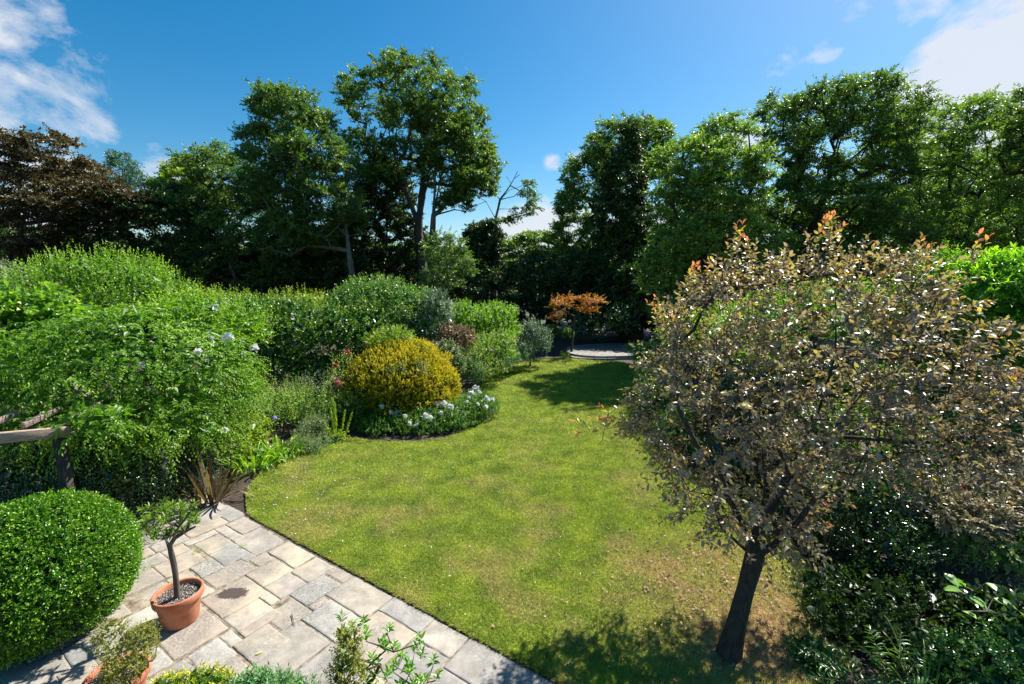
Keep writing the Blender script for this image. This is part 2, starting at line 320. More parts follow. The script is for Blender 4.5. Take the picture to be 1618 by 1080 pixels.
def smooth_poly(pts, it=2):
    p = np.array(pts, float)
    for _ in range(it):
        q = np.roll(p, -1, 0); p = np.stack([p*.75+q*.25, p*.25+q*.75], 1).reshape(-1, 2)
    return p
A_ = R(-33); UA = np.array([math.cos(A_), math.sin(A_)]); VA = np.array([-math.sin(A_), math.cos(A_)])
def uv2w(u, v): return u*UA + v*VA
curve = [G(*q)[:2] for q in [(372,806),(392,770),(420,738),(475,716),(520,700),(550,690),(600,698),(680,698),(740,680),(784,655),(786,640),(768,618),(748,600),(760,590),(800,578),(850,566),(905,566),(950,571),(992,571),(1012,590),(1030,640),(1090,720),(1180,800),(1270,880),(1320,950),(1345,1010),(1340,1075),(1180,1160)]]
cp = smooth_poly(curve, 1)[1:-3]
e0, e1 = uv2w(-7.62, 3.62), uv2w(.2, 3.62)
ts_ = np.linspace(1, 0, 150)[:, None]; eg = uv2w(-7.62, 3.575)*(1-ts_)+uv2w(.2, 3.575)*ts_
wob = np.convolve(rng.normal(0, 1, 154), np.ones(5)/5, 'valid')*.034; eg = eg+VA*(wob[:, None])
LAWN = np.concatenate([cp, eg])
def inside(p, poly):
    x, y = p[:, 0], p[:, 1]; c = np.zeros(len(p), bool); n = len(poly); j = n-1
    for i in range(n):
        xi, yi = poly[i]; xj, yj = poly[j]
        c ^= ((yi > y) != (yj > y)) & (x < (xj-xi)*(y-yi)/(yj-yi+1e-12)+xi); j = i
    return c
def grass_color(Nn, Lk, lift):
    geo = Nn.new('ShaderNodeNewGeometry')
    def nz(s, d, off=0):
        mp = Nn.new('ShaderNodeMapping'); mp.inputs['Location'].default_value = (off, off*.7, 0); mp.inputs['Scale'].default_value = (1, 1, 0); Lk.new(geo.outputs['Position'], mp.inputs[0])
        n = Nn.new('ShaderNodeTexNoise'); n.inputs['Scale'].default_value = s; n.inputs['Detail'].default_value = d; n.inputs['Roughness'].default_value = .6; Lk.new(mp.outputs[0], n.inputs['Vector']); return n.outputs['Fac']
    g = ramp_node(Nn, [(.3, tuple(c*lift for c in (.185,.265,.027))), (.55, tuple(c*lift for c in (.34,.42,.042))), (.75, tuple(c*lift for c in (.47,.51,.06)))]); Lk.new(nz(2.2, 6), g.inputs[0])
    dry = ramp_node(Nn, [(.3, tuple(c*lift for c in (.44,.32,.12))), (.7, tuple(c*lift for c in (.66,.50,.26)))]); Lk.new(nz(9, 4, 5), dry.inputs[0])
    mr = Nn.new('ShaderNodeMapRange'); mr.interpolation_type = 'SMOOTHSTEP'; mr.inputs['From Min'].default_value = .46; mr.inputs['From Max'].default_value = .66; mr.inputs['To Max'].default_value = .52; Lk.new(nz(.85, 7, 11), mr.inputs['Value'])
    # the lawn is dry where the patio side of it gets the most sun and feet, and round the tree
    sx = Nn.new('ShaderNodeSeparateXYZ'); Lk.new(geo.outputs['Position'], sx.inputs[0])
    near = Nn.new('ShaderNodeMapRange'); near.inputs['From Min'].default_value = 13; near.inputs['From Max'].default_value = 5; near.inputs['To Min'].default_value = .25; near.inputs['To Max'].default_value = 1.0; Lk.new(sx.outputs[1], near.inputs['Value'])
    ml = Nn.new('ShaderNodeMath'); ml.operation = 'MULTIPLY'; Lk.new(mr.outputs[0], ml.inputs[0]); Lk.new(near.outputs[0], ml.inputs[1])
    # bare ring round the little tree
    ds = Nn.new('ShaderNodeVectorMath'); ds.operation = 'DISTANCE'; Lk.new(geo.outputs['Position'], ds.inputs[0]); ds.inputs[1].default_value = (2.9, 4.9, 0)
    dr = Nn.new('ShaderNodeMapRange'); dr.inputs['From Min'].default_value = 2.2; dr.inputs['From Max'].default_value = .4; dr.inputs['To Max'].default_value = .75; Lk.new(ds.outputs['Value'], dr.inputs['Value'])
    dn = Nn.new('ShaderNodeMath'); dn.operation = 'MULTIPLY'; Lk.new(dr.outputs[0], dn.inputs[0]); Lk.new(nz(4, 5, 3), dn.inputs[1])
    d2 = Nn.new('ShaderNodeMath'); d2.operation = 'MULTIPLY_ADD'; d2.use_clamp = True; Lk.new(dn.outputs[0], d2.inputs[0]); d2.inputs[1].default_value = 1.6; Lk.new(ml.outputs[0], d2.inputs[2])
    mx = Nn.new('ShaderNodeMix'); mx.data_type = 'RGBA'; Lk.new(d2.outputs[0], mx.inputs[0]); Lk.new(g.outputs[0], mx.inputs[6]); Lk.new(dry.outputs[0], mx.inputs[7]); return mx.outputs[2]
m, Nn, Lk, b = mat_new('lawn turf'); Lk.new(grass_color(Nn, Lk, .75), b.inputs['Base Color']); b.inputs['Roughness'].default_value = .9
nb = Nn.new('ShaderNodeTexNoise'); nb.inputs['Scale'].default_value = 60; nb.inputs['Detail'].default_value = 4; gg = Nn.new('ShaderNodeNewGeometry'); Lk.new(gg.outputs['Position'], nb.inputs['Vector'])
bp = Nn.new('ShaderNodeBump'); bp.inputs['Strength'].default_value = .8; bp.inputs['Distance'].default_value = .03; Lk.new(nb.outputs['Fac'], bp.inputs['Height']); Lk.new(bp.outputs[0], b.inputs['Normal']); M['lawn'] = m
o = poly_sheet('lawn', LAWN, .01, M['lawn']); tag(o, 'curving mown lawn with straw coloured dry patches', 'lawn')
# turf edge: a low earthy side under the lawn sheet
n = len(LAWN); nx = np.roll(LAWN, -1, 0); v = np.concatenate([np.c_[LAWN, np.full(n, .009)], np.c_[LAWN, np.full(n, -.029)]]); i = np.arange(n)
o = mesh_obj('turf_edge', v, np.stack([i, (i+1) % n, (i+1) % n+n, i+n], 1), M['mulch']); tag(o, 'cut earth edge around the lawn', 'turf edge', kind='structure')
# blades
m, Nn, Lk, b = mat_new('grass blades'); col = grass_color(Nn, Lk, 1.0)
at = Nn.new('ShaderNodeAttribute'); at.attribute_name = 'rnd'; hv = Nn.new('ShaderNodeHueSaturation'); Lk.new(col, hv.inputs['Color'])
mr = Nn.new('ShaderNodeMapRange'); mr.inputs['To Min'].default_value = .6; mr.inputs['To Max'].default_value = 1.5; Lk.new(at.outputs['Fac'], mr.inputs['Value']); Lk.new(mr.outputs[0], hv.inputs['Value'])
Lk.new(hv.outputs[0], b.inputs['Base Color']); b.inputs['Roughness'].default_value = .55; tr = Nn.new('ShaderNodeBsdfTranslucent'); Lk.new(hv.outputs[0], tr.inputs[0])
ms = Nn.new('ShaderNodeMixShader'); ms.inputs[0].default_value = .4; Lk.new(b.outputs[0], ms.inputs[1]); Lk.new(tr.outputs[0], ms.inputs[2]); Lk.new(ms.outputs[0], Nn['Material Output'].inputs['Surface']); M['blade'] = m
def scatter_lawn(nn, fy=None):
    lo, hi = LAWN.min(0), LAWN.max(0); p = rng.uniform(lo, hi, (int(nn), 2))
    if fy is not None: p = p[rng.random(len(p)) < fy(p[:, 0], p[:, 1])]
    return p[inside(p, LAWN)]
p = scatter_lawn(3.0e6, lambda x, y: np.clip((6.5/np.maximum(y, 1.5))**2, .04, 1)*(np.abs(x) < y*1.2+2.5)*(y > 2.2))
q_ = np.c_[rng.uniform(-7.5, .1, 26000), 3.575+np.abs(rng.normal(0, .03, 26000))]; p = np.concatenate([p, q_[:, :1]*UA+q_[:, 1:]*VA]); n_e = len(q_)
print('blades', len(p)); n = len(p); far = np.clip(p[:, 1]/8, .8, 2.4)
h = rng.uniform(.018, .042, n)*np.sqrt(far); w = rng.uniform(.003, .006, n)*far; th = rng.uniform(0, 6.28, n); ln = rng.normal(0, .7, (n, 2))*h[:, None]; ln[-n_e:] -= VA*h[-n_e:, None]*rng.uniform(0, 1.6, (n_e, 1)); h[-n_e:] *= .8
b0 = np.c_[p, np.full(n, .008)]; s = np.c_[np.cos(th), np.sin(th), np.zeros(n)]*w[:, None]
v = np.stack([b0-s, b0+s, b0+np.c_[ln, h]], 1).reshape(-1, 3)
o = mesh_obj('grass', v, np.arange(3*n).reshape(-1, 3), M['blade'], rnd=rng.random(n)); tag(o, 'short green grass blades covering the lawn', 'grass', kind='stuff')
# daisies and petals, fallen leaves
def flat_bits(name, p, size, mat, label, cat, lift=.03):
    n = len(p); th = rng.uniform(0, 6.28, n); ax = np.c_[np.cos(th), np.sin(th), rng.normal(0, .25, n)]; nr = np.array([0, 0, 1.]) + rng.normal(0, .3, (n, 3))
    o = build_leaves(name, [(np.c_[p, lift+rng.uniform(0, .015, n)], ax, nr, size*rng.uniform(.6, 1.3, n), rng.random(n))], 'leaf', .75, mat, None); tag(o, label, cat, kind='stuff'); return o
p = scatter_lawn(16000, lambda x, y: np.exp(-(((x+4.3)/1.9)**2+((y-7.3)/2.3)**2))*.35+.012*(x < 1)); flat_bits('daisies', p, .024, M['white'], 'tiny white daisies and petals sprinkled over the left of the lawn', 'daisies', .035)
p = scatter_lawn(42000, lambda x, y: np.exp(-(((x-2.7)/1.6)**2+((y-5.0)/1.7)**2))*.75+.008*(x > -1)); flat_bits('leaves', p, .038, M['dry'], 'brown fallen leaves scattered on the grass round the leaning tree', 'fallen leaves', .03)

# ------------------------------------------------------------------ patio of sandstone slabs
RECTS = [(-6.03,-5.46,2.17,2.72,.35),(-5.46,-5.1,2.17,2.6,.55),(-7.42,-6.95,2.67,3.03,.93),(-6.95,-6.48,2.67,3.03,.985),(-7.05,-6.35,3.03,3.48,.78),(-7.31,-6.86,2.12,2.61,.45),(-6.84,-6.46,2.38,2.67,.62),
 (-6.45,-6.08,2.38,2.9,.25),(-6.3,-5.64,3.17,3.5,.50),(-6.06,-5.6,2.73,3.15,.40),(-5.6,-5.2,2.73,3.09,.82),(-5.19,-4.82,2.83,3.32,.70),(-5.93,-5.26,1.61,2.15,.30),(-5.22,-4.8,1.7,2.02,.66),
 (-5.22,-4.94,2.02,2.15,.60),(-5.1,-4.95,2.17,2.6,.28),(-4.95,-4.5,2.03,2.43,.15),(-4.8,-4.68,2.83,3.05,.45),(-4.68,-4.04,2.67,3.07,.68),(-5.1,-4.7,2.45,2.83,.33),(-4.7,-4.1,2.03,2.66,.05),
 (-4.82,-4.06,3.08,3.52,.12),(-5.2,-4.82,3.34,3.52,.42),(-5.6,-5.2,3.1,3.5,.48),(-4.05,-3.38,3.27,3.54,.72),(-3.37,-2.86,3.2,3.53,.58),(-2.85,-1.9,3.08,3.55,.90),(-4.03,-3.38,2.62,3.26,.40),(-7.6,-7.08,3.2,3.5,.80),
 (-7.08,-6.97,3.04,3.2,.5),(-6.34,-6.08,2.92,3.15,.38),(-6.83,-6.46,2.1,2.36,.42),(-6.45,-6.05,1.85,2.36,.44),(-5.62,-5.24,.95,1.6,.67)]
st = .04; u0, u1, v0, v1 = -9.6, 1.0, -4.4, 3.56
gu, gv = int((u1-u0)/st), int((v1-v0)/st); occ = np.zeros((gu, gv), bool); rects = []
def cells(a, b, c, d): return slice(max(0, round((a-u0)/st)), round((b-u0)/st)), slice(max(0, round((c-v0)/st)), round((d-v0)/st))
for (a, b_, c_, d_, t) in RECTS:
    sl_ = cells(a, b_, c_, d_); occ[sl_] = True; rects.append((a, b_, c_, d_, t))
LS = [7, 11, 14, 14, 18, 21]
for j in range(gv-1, -1, -1):
    for i in range(gu):
        if occ[i, j]: continue
        mu = int(rng.choice(LS)); mv = int(rng.choice([7, 11, 11, 14]))
        du = 0
        while du < mu and i+du < gu and not occ[i+du, j]: du += 1
        if i+du < gu and not occ[i+du, j] and (not occ[i+du:min(gu, i+du+4), j].any()) is False: du = min(du+3, int(np.argmax(np.append(occ[i:, j], True))))
        dv = 0
        while dv < mv and j-dv >= 0 and not occ[i:i+du, j-dv].any(): dv += 1
        occ[i:i+du, j-dv+1:j+1] = True
        if du >= 3 and dv >= 3: rects.append((u0+i*st, u0+(i+du)*st, v0+(j-dv+1)*st, v0+(j+1)*st, rng.random()))
V, F, RN = [], [], []
for (a, b_, c_, d_, t) in rects:
    gap = rng.uniform(.001, .0045, 4); a += gap[0]; b_ -= gap[1]; c_ += gap[2]; d_ -= gap[3]
    k = 7; s_ = np.linspace(0, 1, k, endpoint=False)
    ring = np.concatenate([np.c_[a+(b_-a)*s_, np.full(k, c_)], np.c_[np.full(k, b_), c_+(d_-c_)*s_], np.c_[b_-(b_-a)*s_, np.full(k, d_)], np.c_[np.full(k, a), d_-(d_-c_)*s_]])
    ring = ring + rng.normal(0, .0022, ring.shape); cen = ring.mean(0); n = len(ring)
    z0 = rng.normal(0, .0025); tl = rng.normal(0, .004, 2)
    lay = []
    for (ins, z) in ((0, -.04), (0, -.007), (.006, 0.0), (.03, .001)):
        q = ring.copy(); dlt = cen-q; q = q + dlt*np.minimum(1, ins/np.linalg.norm(dlt, axis=1))[:, None]
        w_ = q[:, :1]*UA+q[:, 1:]*VA; zz = z+z0+((q-cen)@tl)*1.0+rng.normal(0, .0007, n); lay.append(np.c_[w_, zz])
    base = sum(len(x) for x in V); V.append(np.concatenate(lay)); i = np.arange(n)
    for r_ in range(3): F.append(np.stack([base+r_*n+i, base+r_*n+(i+1) % n, base+(r_+1)*n+(i+1) % n, base+(r_+1)*n+i], 1)); RN.append(np.full(n, t))
    cw = np.r_[cen[0]*UA+cen[1]*VA, z0+.001]; V.append(cw[None]); F.append(np.stack([base+3*n+i, base+3*n+(i+1) % n, np.full(n, base+4*n), np.full(n, base+4*n)], 1)[:, :3]); RN.append(np.full(n, t))
quads = [f for f in F if f.shape[1] == 4]; tris = [f for f in F if f.shape[1] == 3]
rq = [r_ for f, r_ in zip(F, RN) if f.shape[1] == 4]; rt = [r_ for f, r_ in zip(F, RN) if f.shape[1] == 3]
m, Nn, Lk, b = mat_new('sandstone slabs'); at = Nn.new('ShaderNodeAttribute'); at.attribute_name = 'rnd'; geo = Nn.new('ShaderNodeNewGeometry')
rp = ramp_node(Nn, [(0,(0.451,0.424,0.376)),(.12,(0.538,0.486,0.401)),(.28,(0.575,0.486,0.395)),(.42,(0.600,0.517,0.413)),(.55,(0.588,0.535,0.450)),(.66,(0.600,0.576,0.525)),(.74,(0.538,0.517,0.475)),(.80,(0.519,0.461,0.407)),(.88,(0.513,0.473,0.426)),(.93,(0.439,0.411,0.382)),(.98,(0.433,0.442,0.426)),(1,(0.433,0.442,0.426))]); Lk.new(at.outputs['Fac'], rp.inputs[0])
def nzn(s, d, r_=.6, off=0):
    mp = Nn.new('ShaderNodeMapping'); mp.inputs['Location'].default_value = (off, off, 0); Lk.new(geo.outputs['Position'], mp.inputs[0])
    n = Nn.new('ShaderNodeTexNoise'); n.inputs['Scale'].default_value = s; n.inputs['Detail'].default_value = d; n.inputs['Roughness'].default_value = r_; Lk.new(mp.outputs[0], n.inputs['Vector']); return n.outputs['Fac']
def mixc(kind, f, a, c, fac=None):
    x = Nn.new('ShaderNodeMix'); x.data_type = 'RGBA'; x.blend_type = kind
    if isinstance(f, float): x.inputs[0].default_value = f
    else: Lk.new(f, x.inputs[0])
    Lk.new(a, x.inputs[6])
    if isinstance(c, tuple): x.inputs[7].default_value = (*c, 1)
    else: Lk.new(c, x.inputs[7])
    return x.outputs[2]
def mrg(v, a, c, to=1.0):
    x = Nn.new('ShaderNodeMapRange'); x.inputs['From Min'].default_value = a; x.inputs['From Max'].default_value = c; x.inputs['To Max'].default_value = to; Lk.new(v, x.inputs['Value']); return x.outputs[0]
def mul(a, c):
    x = Nn.new('ShaderNodeMath'); x.operation = 'MULTIPLY'; Lk.new(a, x.inputs[0]); Lk.new(c, x.inputs[1]); return x.outputs[0]
vr = ramp_node(Nn, [(.3,(.44,.42,.395)),(.7,(.84,.815,.785))]); Lk.new(nzn(5, 8, .65), vr.inputs[0]); c = mixc('MULTIPLY', 1.0, rp.outputs[0], vr.outputs[0])
c = mixc('MIX', mul(mrg(nzn(1.6, 3, .5, 4), .40, .62), mrg(nzn(38, 8, .8), .42, .56, .95)), c, (.17,.165,.15))   # lichen and soot speckle in patches
c = mixc('MIX', mrg(nzn(15, 8, .8, 9), .55, .70, .65), c, (.22,.19,.16))
c = mixc('MIX', mrg(nzn(1.1, 5, .6, 17), .56, .72, .45), c, (.66,.53,.33))  # iron staining
# the big dark patch left on one slab
sc = G(368, 937); ds = Nn.new('ShaderNodeMapping'); ds.vector_type = 'POINT'; ds.inputs['Location'].default_value = (0, 0, 0)
sb = Nn.new('ShaderNodeVectorMath'); sb.operation = 'SUBTRACT'; Lk.new(geo.outputs['Position'], sb.inputs[0]); sb.inputs[1].default_value = (sc[0], sc[1], 0)
Lk.new(sb.outputs[0], ds.inputs[0]); ds.inputs['Rotation'].default_value = (0, 0, R(-8)); ds.inputs['Scale'].default_value = (4.9, 8.6, 0)
lnn = Nn.new('ShaderNodeVectorMath'); lnn.operation = 'LENGTH'; Lk.new(ds.outputs[0], lnn.inputs[0])
ad = Nn.new('ShaderNodeMath'); ad.operation = 'ADD'; Lk.new(lnn.outputs['Value'], ad.inputs[0]); Lk.new(mrg(nzn(16, 5, .7), .2, .8, .9), ad.inputs[1])
c = mixc('MIX', mrg(ad.outputs[0], 1.42, 1.30, .97), c, (.055,.038,.033))
Lk.new(c, b.inputs['Base Color']); b.inputs['Roughness'].default_value = .8
bp = Nn.new('ShaderNodeBump'); bp.inputs['Strength'].default_value = .35; bp.inputs['Distance'].default_value = .012; Lk.new(nzn(18, 8, .7), bp.inputs['Height']); Lk.new(bp.outputs[0], b.inputs['Normal']); M['slab'] = m
o = mesh_obj('patio', np.concatenate(V), quads+tris, M['slab'], rnd=np.concatenate(rq+rt)); tag(o, 'patio of buff, pink and grey sandstone slabs in mixed sizes', 'patio', kind='structure')
jm = noisemat('joint sand', (.08,.06,.04), (.36,.29,.21), 9, bump=.8)
o = poly_sheet('patio_joints', [uv2w(u0, v0), uv2w(u1, v0), uv2w(u1, 3.54), uv2w(u0, 3.54)], -.007, jm); tag(o, 'sandy joints between the slabs', 'joints')
# crumbs of earth along the lawn edge, moss and weeds in joints
n = 9000; q = np.c_[rng.uniform(-7.7, .3, n), 3.555+np.abs(rng.normal(0, .028, n))-.01]; p = q[:, :1]*UA+q[:, 1:]*VA
pos = np.c_[p, rng.uniform(-.02, .016, n)]
o = build_leaves('soil_crumbs', [(pos, nrmz(rng.normal(0, 1, (n, 3))), rng.normal(0, 1, (n, 3)), rng.uniform(.008, .03, n), rng.random(n))], 'lobed', .9, M['mulch'], None); tag(o, 'crumbs of earth and litter along the lawn edge', 'soil', kind='stuff')
print('ground ok')

# ------------------------------------------------------------------ trees
def cluster_leaves(cen, nsh, per, L, size, flat=.55, droop=.15, ang=55, tip=.3, **k):
    K = len(cen); org = np.repeat(cen, nsh, 0) + rng.normal(0, .12*L, (K*nsh, 3)); d = rng.normal(0, 1, (K*nsh, 3)); d[:, 2] = np.abs(d[:, 2])*flat + .05*0 - .12*(rng.random(K*nsh) < .3)
    rb = np.repeat(rng.random(K), nsh)
    return shoots(org, d, L*rng.uniform(.6, 1.15, K*nsh), per, size, ang=ang, droop=droop, rbase=rb, tip=tip, **k)
def tree(name, label, base, limbs, blobs, ncl, leaf, L, mat, bark='bark', rb=.35, cat='tree', nsh=8, per=10, tpl='rhomb', aspect=.55, rin=.45, group=None, droop=.15, flat=.55, low=-.8, seed=1, amp=.16, sides=6, step=.9, wander=.1, ang=55, front=.25, pw=.6, **k):
    """base (px, Y); limbs as lists of (px, py, Y); blobs as in sample_blobs"""
    b0 = np.array([(base[0]-809)/FPX*0 + P(base[0], 440, base[1])[0], base[1], -.05])
    t = empty(name, b0, label, cat, group)
    LM = [[b0] + [P(*q) for q in limbs[0]]] + [[P(*q) for q in l] for l in limbs[1:]]
    ncl = int(ncl*2.0); L *= .78; leaf *= .88; per += 3; flat = max(flat, .25) if flat < .3 else .8; nsh = max(6, nsh-1); cen, _ = sample_blobs(blobs, ncl*1.15, rin=rin, rout=1.0, amp=amp, low=low, seed=seed, front=front, zmin=.6, pw=pw); cen = cen[rng.permutation(len(cen))[:ncl]]
    wood('trunk', skeleton(LM, cen, step=step, rbase=rb, rtip=.018, wander=wander), M[bark], t, sides)
    build_leaves('crown', [cluster_leaves(cen, nsh, per, L, leaf, flat=flat, droop=droop, ang=ang, **k)], tpl, aspect, M[mat], t)
    return t
GB = 'tall trees beyond the garden'
# left to right
tree('copper_beech', 'copper brown tree with layered boughs at the left edge, against cloud', (20, 30), [[(30,400,30),(40,330,30)],[(40,330,30),(90,270,30)],[(40,330,30),(-20,290,30)],[(40,360,30),(140,340,30)]],
     [(10,255,30,75,42,4.5),(95,250,30,40,35,3.5),(60,300,30,100,30,4.5),(120,330,30,70,24,4),(30,370,30,110,50,4.5),(165,300,30,42,14,2),(210,312,30,30,10,1.5)], 300, .24, .9, 'copper', flat=.18, droop=.25, rb=.4, seed=11, nsh=9, amp=.1)
tree('blue_conifer', 'small blue green pointed tree rising behind the copper brown one', (195, 45), [[(195,330,45),(193,255,45)]], [(195,300,45,45,35,2.5),(190,268,45,26,26,1.6),(240,320,45,55,28,2.5)], 120, .3, .9, 'blue', tpl='needle', aspect=.3, seed=12, flat=.9, nsh=8)
tree('lime_tree', 'small yellow green crown peeping over the dark trees on the left', (290, 46), [[(292,340,46),(292,285,46)]], [(290,280,46,30,26,2),(275,300,46,30,20,2),(320,310,46,40,26,2)], 90, .3, .9, 'lime', seed=13, nsh=8)
tree('evergreen_tree', 'broad very dark evergreen tree left of the feathery ash', (215, 33), [[(220,420,33),(220,350,33)]], [(190,370,33,80,60,4),(265,345,33,75,52,4),(150,400,33,70,60,3),(300,400,33,80,70,4),(225,430,33,110,50,3)], 300, .3, .9, 'dark', bark='barkd', seed=14, rin=.5, nsh=9)
tree('ash_tree', 'feathery mid green ash between the dark evergreen and the leaning pale trunk', (370, 34), [[(370,430,34),(360,330,34)],[(362,350,34),(330,280,34)],[(362,350,34),(395,290,34)]],
     [(345,275,34,42,38,3.2),(395,300,34,45,50,3),(330,330,34,60,45,3.5),(385,370,34,75,50,4),(340,410,34,80,60,4),(420,420,34,70,55,3)], 330, .24, .95, 'ash', seed=15, nsh=9)
tree('ash_tree', 'tall dark ash with a pale leaning trunk, second tallest on the left', (560, 31), [[(558,440,31),(545,350,31),(520,280,31)],[(548,365,31),(470,300,31),(440,200,31)],[(520,280,31),(500,210,31),(455,160,31)],[(535,320,31),(560,230,31)]],
     [(440,172,31,36,32,2.6),(478,197,31,50,42,3),(430,237,31,42,35,2.6),(500,252,31,62,48,3.6),(440,302,31,55,40,3),(520,327,31,60,50,3.2),(470,372,31,60,45,3),(405,212,31,14,10,1)], 400, .22, .85, 'ash', bark='barkp', rb=.18, seed=16, nsh=9, rin=.4)
tree('poplar_tree', 'tallest tree of the garden, open crown on two long bare forked trunks', (672, 38), [[(668,430,38),(660,350,38),(640,300,38),(622,240,38),(610,180,38)],[(664,370,38),(668,290,38),(672,200,38),(665,140,38)],[(640,300,38),(600,270,38),(570,220,38)],[(640,300,38),(650,220,38),(640,150,38)],[(660,350,38),(590,320,38),(555,280,38)],[(668,290,38),(700,220,38),(720,160,38)]],
     [(640,135,38,56,32,4.2),(705,158,38,54,38,4.),(745,190,38,26,26,2.4),(590,158,38,48,36,3.8),(655,195,38,50,30,4.5),(572,235,38,32,30,2.8),(738,230,38,38,36,3.2),(635,245,38,46,26,3.5),(700,280,38,35,22,2.5),(600,285,38,42,22,3),(750,288,38,34,24,2.5),(768,255,38,16,26,1.5),(545,150,38,14,12,1.2),(620,105,38,24,16,2),(670,105,38,26,16,2)], 310, .28, .95, 'oak', bark='bark', rb=.38, seed=17, nsh=7, rin=.45, amp=.15, pw=.5)
tree('poplar_tree', 'second trunk beside the tallest tree with foliage reaching to its right', (685, 36.5), [[(682,420,36.5),(685,340,36.5),(700,260,36.5),(712,200,36.5)],[(686,330,36.5),(688,260,36.5),(680,190,36.5)]],
     [(715,240,36.5,48,34,3),(750,290,36.5,38,20,3),(720,320,36.5,30,16,2),(690,190,36.5,40,30,3),(772,262,36.5,18,18,1.5)], 150, .28, .9, 'oak', bark='barkp', rb=.22, seed=18, nsh=8)
tree('ivy_clad_tree', 'black green ivy covered trunk mass left of the tallest trunks', (610, 40), [[(612,430,40),(610,300,40)]], [(610,300,40,48,50,3),(600,370,40,60,55,3.5),(640,400,40,55,60,3),(560,400,40,50,60,3)], 330, .3, .85, 'dark', bark='barkd', seed=19, rin=.5, nsh=9)
tree('bare_topped_tree', 'small half dead tree with bare crooked twigs and a drooping clump on its right', (783, 34), [[(782,400,34),(783,345,34),(790,315,34),(808,290,34)],[(785,340,34),(768,318,34),(752,308,34)],[(790,315,34),(775,295,34),(770,278,34)],[(800,300,34),(812,282,34),(822,275,34)],[(790,315,34),(812,310,34),(835,288,34)],[(784,335,34),(815,330,34)],[(808,292,34),(800,278,34)],[(790,318,34),(805,300,34),(828,292,34)],[(770,320,34),(757,322,34),(748,330,34)],[(777,298,34),(785,283,34)],[(815,283,34),(818,270,34)],[(806,294,34),(820,300,34),(832,312,34)]],
     [(836,302,34,14,18,1.1),(830,328,34,18,16,1.2),(812,345,34,18,8,1.1),(790,352,34,16,7,1.)], 16, .2, .75, 'ash', bark='barkp', rb=.13, seed=20, droop=.5, sides=5, step=.5)
tree('ivy_clad_tree', 'dark ivy column under the small half dead tree', (765, 34.5), [[(768,430,34.5),(770,370,34.5)]], [(765,380,34.5,28,30,1.6),(755,420,34.5,34,45,2)], 110, .28, .7, 'dark', bark='barkd', seed=21, nsh=9, rin=.5)
tree('birch_tree', 'slim pale green young tree below the tallest one', (706, 26), [[(706,430,26),(706,390,26)],[(708,430,26),(716,400,26)]], [(705,400,26,36,30,1.6),(700,440,26,38,30,1.6),(730,420,26,22,26,1.2)], 80, .15, .6, 'ash', bark='barkp', rb=.07, seed=22, nsh=7, per=10)
tree('umbrella_tree', 'low tree with flat feathery fronds in the gap below the white cloud', (845, 40), [[(842,410,40),(840,385,40)],[(840,390,40),(800,380,40)],[(840,390,40),(870,375,40)]], [(850,376,40,38,8,3),(815,386,40,36,7,2.5),(860,398,40,40,10,3),(790,400,40,30,10,2)], 90, .26, .9, 'mid', seed=23, flat=.1, nsh=8)
tree('yew_tree', 'dark yew mass at the end of the lawn behind the orange maple', (870, 31), [[(870,460,31),(870,430,31)]], [(850,440,31,70,42,3),(920,440,31,60,40,3),(800,470,31,60,48,3),(880,490,31,80,48,3),(970,470,31,60,60,3)], 330, .22, .7, 'dark', bark='barkd', seed=24, rin=.5, nsh=9)
tree('mid_green_tree', 'dense rounded green tree left of the dark ivy spire', (960, 37), [[(960,430,37),(955,340,37)],[(956,360,37),(920,300,37)],[(956,350,37),(1000,240,37)]],
     [(980,235,37,52,36,4),(930,280,37,42,40,3.5),(1010,260,37,45,45,4),(905,340,37,30,50,3),(950,360,37,70,60,4.5),(925,410,37,55,50,3.5),(1020,225,37,38,28,3)], 430, .24, .85, 'oak', seed=25, rin=.5, nsh=9)
tree('ivy_spire', 'dark narrow spire of ivy right of the lawn end, taller than wide', (992, 29.5), [[(990,430,29.5),(992,300,29.5)]], [(990,235,29.5,18,42,1.2),(985,290,29.5,34,50,1.8),(985,350,29.5,45,60,2.2),(985,420,29.5,58,70,2.6),(990,480,29.5,65,60,2.6)], 430, .22, .6, 'dark', bark='barkd', seed=26, rin=.6, nsh=9, flat=.8)
tree('oak_tree', 'rounded lighter green oak between the ivy spire and the tall oak', (1110, 21), [[(1112,430,21),(1118,350,21),(1125,280,21)],[(1116,360,21),(1070,290,21)],[(1118,340,21),(1160,270,21)],[(1116,370,21),(1175,330,21)]],
     [(1135,225,21,36,34,2),(1095,265,21,44,40,2.4),(1060,258,21.5,30,26,1.8),(1160,275,21,42,38,2.3),(1065,310,21,32,45,2),(1125,330,21,65,50,3),(1080,380,21,50,50,2.4),(1150,390,21,60,45,2.6),(1050,430,21,36,50,2)], 430, .16, .65, 'mid', bark='barkd', rb=.27, seed=27, rin=.5, nsh=9, step=.6)
